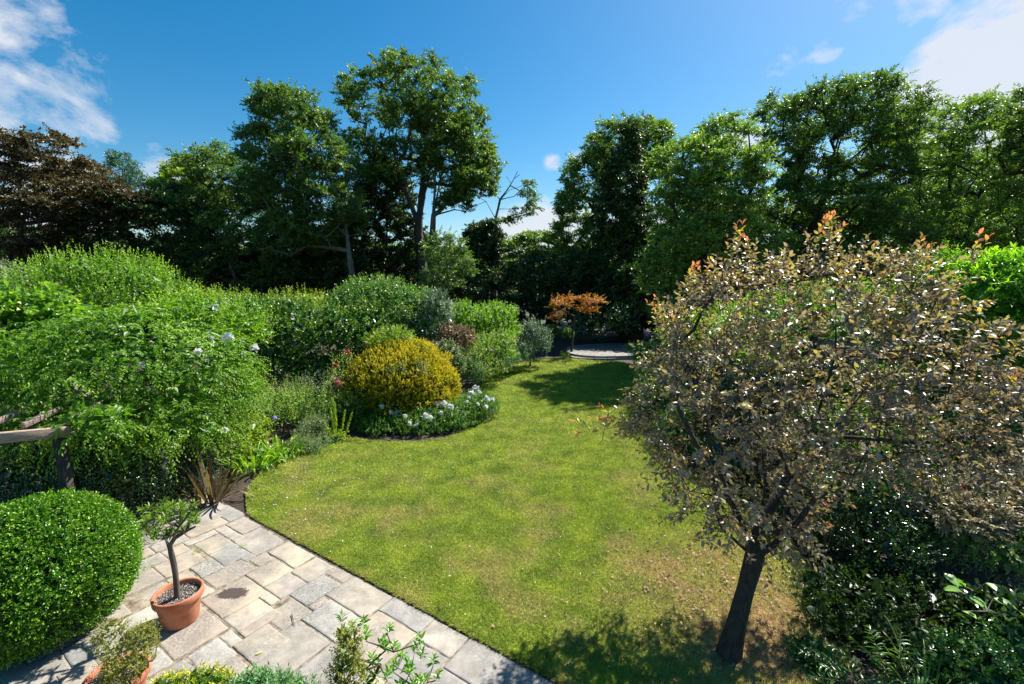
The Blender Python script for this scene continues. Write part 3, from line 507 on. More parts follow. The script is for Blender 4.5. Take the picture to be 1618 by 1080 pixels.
tree('oak_tree', 'tallest oak on the right, dark crown with black spreading limbs', (1285, 24), [[(1285,430,24),(1290,350,24)],[(1290,360,24),(1310,280,24),(1330,200,24)],[(1290,360,24),(1260,300,24),(1225,250,24),(1215,190,24)],[(1310,290,24),(1370,230,24),(1420,170,24)],[(1290,370,24),(1360,320,24),(1420,280,24)],[(1285,390,24),(1220,340,24)],[(1330,200,24),(1335,150,24)]],
     [(1225,185,24,38,28,2),(1290,170,24,40,28,2.2),(1350,160,24,50,34,2.6),(1330,215,24,70,32,3),(1430,170,24,34,22,1.6),(1405,210,24,42,26,2),(1240,235,24,34,28,2),(1385,270,24,60,30,3),(1240,320,24,52,36,2.6),(1280,280,25,46,30,2.4),(1335,285,25,44,28,2.4),(1310,330,24,70,34,3.4),(1370,370,24,80,36,3.4),(1270,410,24,80,36,3.2)], 520, .17, .7, 'oak', bark='barkd', rb=.45, seed=28, rin=.45, nsh=9, step=.7, wander=.16)
tree('ash_tree', 'broad lighter green ash filling the right edge beside the tall oak', (1500, 26), [[(1500,430,26),(1500,350,26)],[(1500,370,26),(1440,280,26)],[(1500,360,26),(1560,250,26)],[(1500,360,26),(1500,250,26)],[(1500,380,26),(1620,300,26)]],
     [(1490,200,26,65,32,3.2),(1440,250,26,58,44,3.2),(1550,225,26,60,40,3.4),(1620,240,26,55,60,3.5),(1500,300,26,90,45,4),(1430,350,26,70,50,3.5),(1560,360,26,90,60,4),(1480,410,26,90,40,3.5),(1680,340,26,60,90,4)], 560, .18, .75, 'mid', bark='barkd', rb=.4, seed=29, rin=.5, nsh=9, step=.8)
tree('oak_tree', 'dark leafy boughs entering at the far right edge above the ash', (1680, 20), [[(1690,430,20),(1690,250,20)],[(1690,260,20),(1625,180,20)]], [(1622,165,20,22,26,1.2),(1680,190,20,50,50,2.5),(1660,240,20,40,40,2)], 110, .16, .6, 'oak', bark='barkd', rb=.3, seed=30, nsh=8)
# dark understorey trees, each a thing, closing the background
for k, (px, Y, bl, lab) in enumerate([
    (480, 35, [(470,400,35,70,50,3),(430,440,35,70,40,3),(530,430,35,60,50,3)], 'dark leafy tree in the gap below the two ashes'),
    (60, 36, [(50,420,36,110,50,3),(-40,380,36,70,70,3),(140,430,36,60,50,3)], 'dark undergrowth tree below the copper brown crown'),
    (700, 42, [(690,440,42,80,45,3),(760,450,42,60,40,3),(640,440,42,50,50,3)], 'dark tree closing the gap behind the slim pale young tree'),
    (1200, 32, [(1150,370,32,80,60,3),(1230,390,32,90,70,3),(1080,420,32,70,60,3)], 'dark tree behind the foot of the tall oak'),
    (1420, 33, [(1350,380,33,90,70,3),(1450,360,33,100,80,3),(1560,390,33,110,80,3)], 'dark tree behind the ash on the right'),
    (1010, 27, [(1010,470,27,55,55,2.4),(1060,490,27,60,50,2.4),(960,500,27,50,30,2)], 'black green holly by the far paving, under the ivy spire'),
    (1600, 36, [(1600,330,36,110,90,3),(1520,300,36,70,60,3)], 'pale wood edge tree filling in behind the ash at the right edge')]):
    tree('evergreen_tree' if k not in (3, 4, 6) else 'woodland_tree', lab, (px, Y), [[(px,430,Y),(px,410,Y)]], bl, 170, .34, .9, 'dark' if k not in (3, 4, 6) else 'ash', bark='barkd', seed=40+k, nsh=9, rin=.4)
# far wood
n = 60000; th = rng.uniform(-1.15, 1.15, n); rr = rng.uniform(70, 84, n); hh = 7.6+1.8*lump(np.c_[th*9, th*4, th*0+1], 3, 1.4)
pos = np.c_[np.sin(th)*rr, np.cos(th)*rr, hh*rng.random(n)**.6]
o = build_leaves('forest', [(pos, nrmz(rng.normal(0, 1, (n, 3))), rng.normal(0, 1, (n, 3)), rng.uniform(.6, 1.2, n), rng.random(n))], 'rhomb', .8, M['ash'], None); tag(o, 'far wood closing the view between the trees', 'wood', kind='stuff')
print('trees ok')

# ------------------------------------------------------------------ shrubs and border plants
def shrub(name, label, cat, blobs, mat, n, L, per, size, aspect=.55, tpl='rhomb', up=.35, droop=0, inner=.5, isize=2.6, imat=None, stems=24, group=None, seed=1, ang=55, amp=.13, rin=.82, low=-.6, tip=.35, part='foliage', bark='twig', rand=.35, rs=.03, freq=3., **k):
    c0, r0 = blob_m(blobs[0]); b0 = np.array([c0[0], c0[1], -.02]); t = empty(name, b0, label, cat, group)
    org, nr = sample_blobs(blobs, n, rin=rin, amp=amp, low=low, seed=seed, freq=freq)
    d = nrmz(nr*(1-up)+np.array([0, 0, up])+rng.normal(0, rand, org.shape))
    Ls = L*rng.uniform(.6, 1.3, len(org))
    sets = [shoots(org-d*Ls[:, None]*.45, d, Ls, per, size, ang=ang, droop=droop, tip=tip, **k)]
    if inner:
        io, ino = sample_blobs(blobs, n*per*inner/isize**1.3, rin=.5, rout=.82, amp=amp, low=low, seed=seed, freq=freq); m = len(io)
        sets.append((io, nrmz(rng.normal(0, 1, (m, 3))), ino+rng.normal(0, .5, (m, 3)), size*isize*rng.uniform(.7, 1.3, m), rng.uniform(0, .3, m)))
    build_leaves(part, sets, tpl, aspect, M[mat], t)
    if stems:
        cen = org[rng.permutation(len(org))[:stems]]*np.array([1, 1, .9]); b1 = b0.copy(); b1[2] = -.04
        wood('stems', skeleton([[b1, b0+np.array([0, 0, .18])]], cen, step=.4, rbase=rs, rtip=.004, wander=.15), M[bark], t, 5)
    return t
def flower_head(parent, c, r, mat, name='flower', n=26, up=(0, 0, 1), sz=.6):
    u = nrmz(rng.normal(0, 1, (n, 3))+np.array(up)*.7); ax = nrmz(np.cross(u, rng.normal(0, 1, (n, 3)))+u*.5)
    return build_leaves(name, [(c+u*r*rng.uniform(.05, .5, (n, 1)), ax, u, r*sz*1.25*rng.uniform(.8, 1.3, n), rng.random(n))], 'leaf', .8, M[mat], parent)
def ribbons(name, base, d, L, w, arch, mat, parent, seg=7, curl=0., rn=None):
    """strap leaves: K ribbons from base along d bending down"""
    K = len(base); d = nrmz(d); t = np.linspace(0, 1, seg)[None, :, None]; sd = nrmz(np.cross(d, np.array([0, 0, 1.])+rng.normal(0, .2, (K, 3))))
    c = base[:, None]+d[:, None]*(L[:, None, None]*t)*(1-.18*arch[:, None, None]*t); c[..., 2] -= (arch[:, None]*L[:, None]*t[..., 0]**2.2); c[..., 2] = np.maximum(c[..., 2], .02)
    ww = w[:, None, None]*np.sin(np.clip(.25+t*.75, 0, 1)*math.pi)**.6*(t < .99); s = sd[:, None]*ww
    dip = np.zeros_like(c); dip[..., 2] = 0
    v = np.stack([c-s, c+np.array([0, 0, -1])*ww*.35, c+s], 2).reshape(-1, 3); F_ = []
    for j in range(seg-1):
        a = j*3
        F_ += [[a, a+1, a+4, a+3], [a+1, a+2, a+5, a+4]]
    F_ = np.array(F_); f = (F_[None]+(np.arange(K)*seg*3)[:, None, None]).reshape(-1, 4); rn = rng.random(K) if rn is None else rn
    return mesh_obj(name, v, f, M[mat], parent, rnd=np.repeat(rn, len(F_)))

from mathutils.bvhtree import BVHTree
def surface(objs):
    V, F, o_ = [], [], 0
    for o in objs:
        me = o.data; v = np.empty(len(me.vertices)*3, np.float32); me.vertices.foreach_get('co', v); v = v.reshape(-1, 3)
        V += v.tolist(); F += [[i+o_ for i in p.vertices] for p in me.polygons]; o_ += len(v)
    return BVHTree.FromPolygons(V, F)
def on_surface(tree_, px, py, Y):
    """where the foliage surface is at that spot, so a bloom sits on it"""
    r = ray(px, py); h = tree_.ray_cast(Vector((0, 0, CAM_H)), Vector(r).normalized())
    return np.array(h[0])-r*.05 if h[0] is not None else P(px, py, Y)
# left side, beyond the arbour
shrub('viburnum', 'grey green flat topped shrub at the left edge behind the vine', 'shrub', [(5,445,13,40,26,1.2),(40,455,13,30,20,1)], 'greyg', 420, .3, 9, .08, seed=51)
shrub('privet_shrub', 'bright green upright shoots standing highest on the left, against dark trees', 'shrub', [(165,440,12,95,42,1.4),(110,455,12,55,40,1.2),(225,465,12,65,38,1.3),(160,500,12,120,45,1.4)], 'privet', 1500, .5, 14, .065, up=.75, rand=.22, ang=50, seed=52, tip=.5)
shrub('grape_vine', 'light green large leaved vine at the left edge below the grey green shrub', 'vine', [(20,520,8.6,75,70,.9),(70,500,8.8,50,45,.8),(-60,540,8.4,70,80,.9),(20,590,8.6,70,60,.8)], 'vine', 1100, .28, 7, .10, aspect=.9, tpl='lobed', seed=53, droop=.2, up=.2)
# arbour: pergola posts and beams with wisteria and a rose over them
def box_pts(a, b, w, h):
    a, b = np.array(a, float), np.array(b, float); d = nrmz(b-a); e1 = nrmz(np.cross(d, [0, 0, 1.])) if abs(d[2]) < .9 else np.array([1., 0, 0]); e2 = np.cross(e1, d)
    out = []
    bev = .12
    for q, s in ((a, 0), (b, 0)):
        for (x, y) in ((-1, -1+bev), (-1+bev, -1), (1-bev, -1), (1, -1+bev), (1, 1-bev), (1-bev, 1), (-1+bev, 1), (-1, 1-bev)): out.append(q+e1*x*w/2+e2*y*h/2)
    i = np.arange(8); f = np.stack([i, (i+1) % 8, (i+1) % 8+8, i+8], 1)
    caps = np.array([[0,3,4,7],[0,1,2,3],[4,5,6,7]]); return np.array(out), np.concatenate([f, caps[:, ::-1], caps+8])
def boxes(name, lst, mat, parent):
    V, F_, o_ = [], [], 0
    for b_ in lst:
        v, f = box_pts(*b_); V.append(v); F_.append(f+o_); o_ += len(v)
    return mesh_obj(name, np.concatenate(V), np.concatenate(F_), M[mat], parent)
q0, q1 = P(-60,697,5.15), P(112,681,5.5); dir_ = nrmz(q1-q0)
pg = empty('pergola', (q1[0], q1[1], 0), 'timber pergola with a pale beam end showing out of the wisteria at the left', 'pergola')
LB = np.linalg.norm(q1-q0); sd_ = np.array([-dir_[1], dir_[0], 0])
boxes('beam', [(q0-dir_*.6, q0+dir_*LB, .06, .13)], 'timber', pg); boxes('beam', [(q0+sd_*2.2-dir_*.6, q0+sd_*2.2+dir_*(LB+.8), .06, .13)], 'timber', pg)
for k_ in range(3): a = q0+dir_*(.1+.42*k_)+np.array([0, 0, .10]); boxes('rafter', [(a+sd_*.1, a+sd_*2.5, .05, .07)], 'timber', pg)
for (a_, b_) in ((-.4, 0), (LB-.12, 0), (-.4, 2.2), (LB+.4, 2.2)): a = q0+dir_*a_+sd_*b_; boxes('post', [((a[0], a[1], -.03), (a[0], a[1], q0[2]-.07), .1, .1)], 'barkd', pg)
w_ = shrub('wisteria', 'huge light green wisteria mound smothering the pergola on the left', 'climber', [(190,560,7.4,150,75,1.5),(300,590,7.6,95,80,1.2),(100,600,7.0,120,60,1.2),(240,520,8.0,110,45,1.2),(340,610,7.8,52,60,.9),(150,655,6.7,150,50,1.1),(40,625,6.9,110,50,.9),(260,670,7.0,90,50,1.),(150,668,5.75,46,32,.4),(320,660,8.6,60,60,.9),(250,640,8.8,100,80,1.)], 'wisteria', 6000, .34, 13, .062, aspect=.42, up=.1, droop=.55, rin=.84, seed=54, ang=60, stems=60, bark='barkd', rs=.09, inner=.55, amp=.27, freq=3.6, flat=True, tip=.3, upn=.35, nj=.5, ow=1.0)  # the two rear right lobes are added to shade the leaves below
shrub('wisteria', 'hanging lower wisteria leaves, coloured darker for shade, behind the clipped dome', 'climber', [(130,740,6.5,130,50,.8),(20,760,6.6,110,55,.9),(200,745,7.2,80,60,.7),(120,700,6.9,120,40,.7),(30,735,7.3,120,50,.8)], 'shade', 2200, .34, 11, .062, aspect=.42, up=-.1, droop=.6, seed=55, inner=.6, low=-.9, bark='barkd', flat=True, tip=.1, amp=.2)  # shade put into the colour: far darker than the wisteria's own leaf green
shrub('climbing_rose', 'light green rose with large white blooms at the top right of the wisteria', 'rose', [(330,510,8.6,58,42,.9),(380,520,8.8,40,38,.8),(290,490,8.8,50,26,.8)], 'privet', 750, .4, 8, .055, tpl='rhomb', aspect=.6, up=.5, seed=56)
rose = bpy.data.objects['climbing_rose']
sf = surface([c for n_ in ('climbing_rose','wisteria','privet_shrub','grape_vine') for c in bpy.data.objects[n_].children if c.name.startswith('foliage')])
for (px, py, Y, r_) in [(340,487,7.9,.085),(300,518,7.6,.075),(292,515,7.65,.05),(359,534,7.9,.09),(332,545,7.8,.075),(333,533,7.85,.05),(313,556,7.7,.06),(401,551,8.1,.08),(223,577,5.95,.055),(326,569,7.7,.04),(385,558,8.1,.04),(355,680,7.2,.06),(334,517,7.9,.05)]:
    flower_head(rose, on_surface(sf, px, py, Y), r_*.95, 'white', n=34, sz=.75)
shrub('shrub_honeysuckle', 'pale green shrub with thin twigs between the wisteria and the strap leaved clump', 'shrub', [(355,650,8.4,42,45,.5),(335,695,8.3,38,45,.45),(380,645,8.6,30,40,.5)], 'mid', 500, .26, 10, .042, up=.4, seed=57, amp=.2)
# hanging feeder and pale twisted ornament seen through the wisteria
sfw = surface([c for o_ in bpy.data.objects if o_.name.startswith('wisteria') for c in o_.children if c.name.startswith('foliage')])
h_ = on_surface(sfw, 238, 708, 6.3); f_ = P(238, 711, on_surface(sfw, 259, 724, 6.6)[1]-.16); fd = empty('bird_feeder', (f_[0], f_[1], f_[2]-.17), 'slim green glass bird feeder hanging under the wisteria', 'bird feeder')
def lathe(name, prof, c, mat, parent, n=28, squash=1., rnd=None):
    prof = np.array(prof, float); th = np.arange(n)*2*math.pi/n; v = np.stack([prof[:, None, 0]*np.cos(th)+c[0], prof[:, None, 0]*np.sin(th)*squash+c[1], prof[:, None, 1]+0*th+c[2]], 2).reshape(-1, 3)
    f = np.concatenate([np.stack([j*n+np.arange(n), j*n+(np.arange(n)+1) % n, (j+1)*n+(np.arange(n)+1) % n, (j+1)*n+np.arange(n)], 1) for j in range(len(prof)-1)])
    return mesh_obj(name, v, f, M[mat] if isinstance(mat, str) else mat, parent, smooth=True)
fm, Nn, Lk, b = mat_new('feeder seed tube'); b.inputs['Base Color'].default_value = (.2,.26,.08,1); b.inputs['Roughness'].default_value = .2; M['feeder'] = fm
mm_, Nn, Lk, b = mat_new('dull metal'); b.inputs['Base Color'].default_value = (.35,.35,.33,1); b.inputs['Metallic'].default_value = .8; b.inputs['Roughness'].default_value = .4; M['metal'] = mm_
lathe('tube', [(.001,-.09),(.03,-.09),(.03,.10),(.001,.10)], f_, 'feeder', fd); lathe('cap', [(.001,.101),(.035,.102),(.03,.125),(.003,.135),(.002,.4)], f_, 'metal', fd); lathe('tray', [(.001,-.11),(.04,-.107),(.04,-.094),(.031,-.092)], f_, 'metal', fd)
sp = P(259,726,on_surface(sfw, 259, 724, 6.6)[1]-.10); t_ = np.linspace(0, 1, 40); hel = np.c_[sp[0]+.018*np.cos(t_*14), sp[1]+.035*np.sin(t_*14), sp[2]-.22+t_*.4]
sb_, f__ = tubes(hel[:-1], hel[1:], .014+.016*(1-t_[:-1]), .014+.016*(1-t_[1:]), 8); oo = mesh_obj('garden_ornament', sb_, f__, M['rock'], None, smooth=True); tag(oo, 'pale twisted ornament hanging beside the feeder under the wisteria', 'ornament')
pst, pf = tubes([[sp[0], sp[1], sp[2]+.16]], [[sp[0], sp[1], sp[2]+.6]], np.array([.003]), np.array([.003]), 5); c_ = mesh_obj('cord', pst, pf, M['twig']); c_.parent = oo
# hedge along the left and shrubs on it
shrub('ivy_hedge', 'dark glossy ivy hedge with light new shoots, left of the rounded shrub', 'hedge', [(450,520,13.5,75,48,1.2),(400,500,13,60,34,1.1),(520,530,14,60,48,1.2),(440,575,13.3,90,45,1.2),(545,580,14,60,45,1.1),(580,520,14.5,40,40,1.),(350,530,12.5,60,50,1.)], 'ivy', 3600, .26, 9, .075, aspect=.8, up=.35, seed=60, tip=.45, amp=.1, rin=.86)
shrub('privet_shrub', 'light green shoots on top of the hedge behind the white roses', 'shrub', [(345,478,13.2,52,18,.8),(310,470,13.2,30,16,.7),(470,476,14.2,46,16,.8),(420,488,13.6,40,12,.7)], 'lime', 420, .42, 11, .06, up=.75, seed=61, rand=.25)
shrub('viburnum', 'large rounded mid green shrub, highest point of the hedge line', 'shrub', [(600,478,16,65,42,1.7),(650,490,16.5,50,36,1.5),(560,490,15.5,45,40,1.3),(620,520,16,80,45,1.6)], 'viburnum', 2300, .3, 9, .085, aspect=.6, up=.35, seed=62, amp=.12)
shrub('holly', 'variegated silver edged shrub on the right shoulder of the rounded shrub', 'shrub', [(688,490,15.8,26,34,.8),(672,520,15.6,30,30,.8)], 'silver', 420, .26, 8, .08, up=.3, seed=63)
shrub('spindle_shrub', 'small lime green shrub behind the golden conifer', 'shrub', [(624,530,13.2,30,15,.5),(600,540,13.2,22,14,.4)], 'lime', 260, .18, 8, .05, seed=64)
gt = shrub('golden_conifer', 'big golden yellow conifer dome beside the lawn', 'conifer', [(637,592,12.9,80,50,1.4),(586,612,12.7,40,44,1.),(688,612,12.9,40,44,1.),(640,563,13.1,56,26,1.),(640,630,12.6,84,40,1.1)], 'gold', 7000, .19, 16, .055, aspect=.34, up=.5, ang=42, rand=.45, seed=65, tip=.55, upn=.2, nj=1., inner=1.2, isize=2.2, amp=.17, freq=7, stems=20, rin=.86)
g2 = shrub('variegated_sprig', 'white edged sprigs poking out of the golden conifer front', 'climber', [(628,584,11.45,10,8,.12),(667,584,11.5,7,8,.1)], 'varieg', 46, .2, 6, .05, seed=66, inner=0, stems=0)
hb = shrub('hebe_mound', 'low dark green mound edging the lawn, dotted with white flower heads', 'ground cover', [(612,676,11.6,48,26,.8),(665,672,11.6,50,28,.8),(715,662,11.9,45,26,.8),(752,645,12.6,38,24,.9),(590,672,11.8,32,20,.7)], 'hebe', 5600, .10, 9, .038, aspect=.6, up=.75, seed=67, amp=.2, freq=6, low=-.2, inner=.5, stems=0, rin=.88, tip=.5)
sf = surface([c for n_ in ('hebe_mound','golden_conifer') for c in bpy.data.objects[n_].children if c.name.startswith('foliage')])
for (px, py, r_) in [(628,656,.13),(618,654,.09),(640,660,.08),(676,664,.17),(684,668,.12),(672,659,.1),(690,642,.14),(702,641,.14),(712,646,.13),(679,650,.11),(697,655,.08),(648,672,.08),(657,676,.08),(714,671,.06),(730,654,.07),(752,617,.16),(745,624,.13),(757,622,.1),(770,632,.12),(778,634,.1),(768,645,.09),(755,641,.08),(586,663,.11),(604,645,.1),(738,638,.08),(741,630,.07),(760,655,.06)]:
    Y_ = 11.0+(680-py)*.035; c = on_surface(sf, px, py, Y_)+np.array([0,-.02,.05])
    flower_head(hb, c, r_*1.15, 'white', 'flower_head', n=84, sz=.30)
# right part of the far left border
shrub('laurel_hedge', 'bright yellow green clipped hedge top beyond the golden conifer', 'hedge', [(782,497,18.5,38,18,1.2),(760,510,18,34,22,1.1),(785,522,18,38,24,1.1),(735,500,18,22,24,1.)], 'privet', 900, .3, 8, .085, up=.5, seed=70)
shrub('hydrangea', 'rusty brown shrub with spent flowers behind the golden conifer', 'shrub', [(712,528,15.5,22,18,.6),(735,535,15.6,16,20,.5)], 'brown', 330, .16, 9, .06, seed=71)
shrub('euonymus', 'white variegated shrub touching the right side of the golden conifer', 'shrub', [(706,555,14.2,20,18,.5),(720,575,14.4,16,18,.5)], 'varieg', 360, .14, 8, .05, seed=72)
shrub('rose_bush', 'leafy bush with pinkish tips, middle of the border beyond the golden conifer', 'shrub', [(760,555,16.2,34,28,.8),(790,550,16.6,26,30,.8),(740,575,15.6,30,30,.7),(770,580,16,30,20,.7)], 'fern', 950, .26, 9, .06, seed=73, up=.5)
shrub('sage_bush', 'silvery upright shrub at the far end of the left border', 'shrub', [(838,530,19.5,20,26,.8),(855,540,19.5,16,24,.8),(825,550,19,22,20,.8)], 'silver', 560, .4, 10, .07, up=.75, seed=74, tip=.5)
for (px, py, Y_, rx, rz, lab) in [(808,567,17.8,16,14,'small blue green mound at the border edge, nearest the lawn'),(822,560,18.4,14,11,'second small green mound behind the nearest one at the border edge'),(790,572,17.2,22,17,'loose green mound left of the two small border mounds'),(748,590,15.2,20,20,'dark mound at the lawn corner right of the golden conifer')]:
    shrub('lavender_mound', lab, 'plant', [(px,py,Y_,rx,rz,.4)], 'bluel', 240, .2, 9, .04, up=.7, seed=int(px), stems=0, group='low mounds at the border edge')
for (px, py, Y_, r_, lab) in [(897,527,23,9,'right one of two clipped balls near the far paving'),(872,522,23.5,10,'left one of two clipped balls near the far paving')]:
    shrub('topiary_ball', lab, 'topiary', [(px,py,Y_,r_,r_,r_*23/719)], 'hebe', 260, .1, 7, .06, up=.2, seed=int(px), amp=.04, stems=4, group='clipped balls near the far paving')
# orange maple and the far paving
tree('japanese_maple', 'small orange and yellow leaved maple in front of the dark yew', (905, 22.5), [[(905,520,22.5),(908,500,22.5)],[(908,505,22.5),(885,488,22.5)],[(908,505,22.5),(935,482,22.5)]], [(884,484,22.5,18,12,.8),(908,474,22.5,16,7,.7),(938,478,22.5,15,10,.8),(930,490,22.5,14,8,.6),(882,502,22.5,12,8,.5)], 24, .10, .5, 'maple', bark='barkd', rb=.06, seed=75, flat=.6, nsh=8, per=8, low=-.5, step=.4)
shrub('camellia', 'dark bush with glossy glints right of the orange maple', 'shrub', [(955,512,24.5,36,20,1.2),(930,520,24.5,28,20,1.),(985,505,24.5,30,28,1.2)], 'shade', 420, .4, 8, .11, seed=76)
PT = [G(890,557)[:2]+[0,0], G(905,548)[:2], G(1000,545)[:2]+[.6,0], G(1012,566)[:2], G(985,567)[:2], G(945,568)[:2], G(905,565)[:2]]
def slabstep(name, pts, z0, z1, mat, label):
    p_ = smooth_poly(pts, 2); n = len(p_); v = np.concatenate([np.c_[p_, np.full(n, z0)], np.c_[p_, np.full(n, z1-.012)], np.c_[p_*.998+p_.mean(0)*.002, np.full(n, z1)]]); me = bpy.data.meshes.new(name); i = np.arange(n)
    fs = [[int(a), int((a+1) % n), int((a+1) % n+n), int(a+n)] for a in i]+[[int(a+n), int((a+1) % n+n), int((a+1) % n+2*n), int(a+2*n)] for a in i]+[[int(a+2*n) for a in i]]
    me.from_pydata(v.tolist(), [], fs); me.materials.append(mat); o = bpy.data.objects.new(name, me); C.objects.link(o); return tag(o, label, 'paving', kind='structure')
m, Nn, Lk, b = mat_new('far paving'); br = Nn.new('ShaderNodeTexBrick'); geo = Nn.new('ShaderNodeNewGeometry'); mp = Nn.new('ShaderNodeMapping'); mp.inputs['Rotation'].default_value = (0, 0, R(20)); Lk.new(geo.outputs['Position'], mp.inputs[0]); Lk.new(mp.outputs[0], br.inputs['Vector'])
br.inputs['Scale'].default_value = 1.0; br.inputs['Brick Width'].default_value = .6; br.inputs['Row Height'].default_value = .45; br.inputs['Mortar Size'].default_value = .012; br.inputs['Color1'].default_value = (.2,.185,.165,1); br.inputs['Color2'].default_value = (.28,.26,.23,1); br.inputs['Mortar'].default_value = (.08,.07,.05,1); Lk.new(br.outputs[0], b.inputs['Base Color']); b.inputs['Roughness'].default_value = .8
slabstep('far_paving', PT, -.02, .16, m, 'round stone terrace at the far end of the lawn')
c_ = G(935,566)[:2]; slabstep('step', [c_+[-1.0,-.25], c_+[1.2,-.45], c_+[1.4,.3], c_+[-1.0,.5]], -.02, .07, m, 'curved stone step in front of the far terrace')
print('left border ok')

# mixed border between wisteria and golden conifer
def strap_clump(name, label, px, py, K, L, w, mat, spread=1., arch=.55, rad=.1, cat='plant', tilt=None, group=None, wild=.3):
    b0 = G(px, py); t = empty(name, b0, label, cat, group); th = rng.uniform(0, 6.28, K); rr = rad*np.sqrt(rng.random(K)); base = b0+np.c_[np.cos(th)*rr, np.sin(th)*rr, np.zeros(K)]
    d = np.c_[np.cos(th)*spread*rng.uniform(.3, 1, K), np.sin(th)*spread*rng.uniform(.3, 1, K), np.ones(K)]
    if tilt is not None: d = d+np.array(tilt)
    ribbons('leaves', base, d, L*rng.uniform(.55, 1.15, K), w*rng.uniform(.7, 1.2, K), arch*rng.uniform(1-wild, 1+wild, K), mat, t); return t
strap_clump('day_lily', 'arching bright green strap leaves spilling on the lawn, below the pinkish border plants', 402, 738, 150, 1.05, .017, 'strap', spread=.75, arch=.55, rad=.4)
strap_clump('day_lily', 'second strap leaved clump just right of the larger one', 446, 722, 120, .9, .016, 'strap', spread=.75, arch=.55, rad=.35)
strap_clump('iris', 'upright green blades behind the yellow flower spires', 478, 668, 60, .95, .012, 'strap', spread=.3, arch=.15, rad=.22)
strap_clump('iris', 'grassy tuft between the yellow spires and the low white flowered mound', 575, 665, 70, .8, .01, 'mid', spread=.4, arch=.4, rad=.25)
strap_clump('iris', 'small grassy tuft at the far end of the left border near the paving', 893, 566, 40, .6, .014, 'strap', spread=.4, arch=.3, rad=.15)
ph = strap_clump('flax', 'bronze sword leaved plant at the patio corner', 338, 795, 24, 1.15, .028, 'phorm', spread=.55, arch=.12, rad=.10, wild=.9, tilt=(.25,0,0))
strap_clump('flax', 'broken sprawling bronze leaves left of the upright bronze plant', 312, 805, 14, 1.0, .026, 'phorm', spread=.9, arch=.35, rad=.10, wild=.9, tilt=(-.3,0,0))
strap_clump('flax', 'pale arching leaves leaning over the lawn from the bronze plant', 352, 788, 6, 1.15, .017, 'phorm', spread=.35, arch=.75, rad=.05, wild=.3, tilt=(1.0,.1,0))
shrub('juniper', 'thin feathery grey green shrub behind the bronze sword leaves', 'shrub', [(318,735,8.0,22,42,.35),(310,700,8.1,18,28,.3),(330,760,7.9,18,22,.25)], 'silver', 520, .2, 13, .025, aspect=.3, up=.5, ang=35, seed=80, amp=.25)
shrub('geranium', 'green leafy mound in front of the wisteria foot', 'plant', [(285,762,8.0,26,22,.3),(262,748,8.1,18,20,.25)], 'mid', 240, .14, 7, .045, up=.4, seed=81)
BP = [('astilbe', 'feathery brown and pink plumed plants behind the strap leaves', [(445,640,11.2,34,30,.5),(425,655,10.8,28,28,.4),(470,650,11.2,26,28,.4)], 'fern', 420, .45, 12, .045, .8),
 ('phlox', 'pale green broad leaved plant right of the wisteria, with yellowish leaves', [(385,680,9.7,34,34,.4),(375,655,9.8,28,28,.35),(375,710,9.2,26,22,.3)], 'lime', 420, .24, 7, .075, .3),
 ('catmint', 'grey green fine leaved mound beside the yellow flower spires', [(492,690,10.5,24,26,.4),(500,675,10.7,18,22,.35)], 'greyg', 430, .22, 11, .028, .6),
 ('fennel', 'soft green feathery plants in the middle of the border', [(405,630,11.5,34,34,.4),(470,630,11.9,28,34,.4),(510,640,11.6,26,32,.4)], 'fern', 430, .34, 11, .035, .7),
 ('bellflower', 'leafy green plants behind the feathery ones, under the ivy hedge', [(520,620,12.5,30,34,.5),(490,620,12.5,30,34,.5),(560,620,12.5,20,30,.4),(430,620,12.3,45,32,.5)], 'silver', 420, .24, 9, .05, .5),
 ('euphorbia', 'rounded fine green mound at the lawn edge right of the strap leaves', [(485,708,9.9,26,18,.3),(508,700,10.3,18,14,.25)], 'greyg', 380, .16, 9, .03, .6),
 ('foxglove_leaves', 'dark leafy plants under the red roses', [(545,650,11.5,26,28,.4),(520,665,11.2,22,28,.35),(565,645,11.7,20,28,.35)], 'ivy', 330, .22, 8, .05, .4),
 ('heuchera', 'little blue green leaves at the lawn edge under the yellow spires', [(508,707,10.35,12,8,.15),(525,702,10.5,10,7,.15)], 'bluel', 120, .1, 6, .05, .3)]
for k_, (nm, lab, bl, mt, n_, L_, pr, sz, up_) in enumerate(BP): shrub(nm, lab, 'plant', bl, mt, n_, L_, pr, sz, up=up_, seed=90+k_, stems=10, rs=.012, amp=.25)
rb_ = shrub('rose_bush', 'straggly rose bush with a few crimson and pink blooms left of the golden conifer', 'rose', [(545,595,12.3,22,36,.4),(528,620,12.0,20,34,.35)], 'fern', 260, .34, 8, .045, up=.6, seed=101, inner=0)
for (px, py, mt, r_) in [(548,557,'red',.06),(530,578,'red',.065),(532,602,'pink',.09),(537,607,'pink',.07)]: flower_head(rb_, P(px, py, 11.8), r_, mt, n=24, sz=.8)
al = empty('allium', G(437,705)*np.array([1,1,1]), 'single lilac globe flower over the strap leaves', 'flower'); a0 = G(437,705); c = P(433,661,9.3); tv, tf = tubes([a0], [c], np.array([.006]), np.array([.005]), 5); mesh_obj('stem', tv, tf, M['strap'], al, rnd=np.full(len(tf), .5)); flower_head(al, c, .09, 'lilac', n=70, sz=.35)
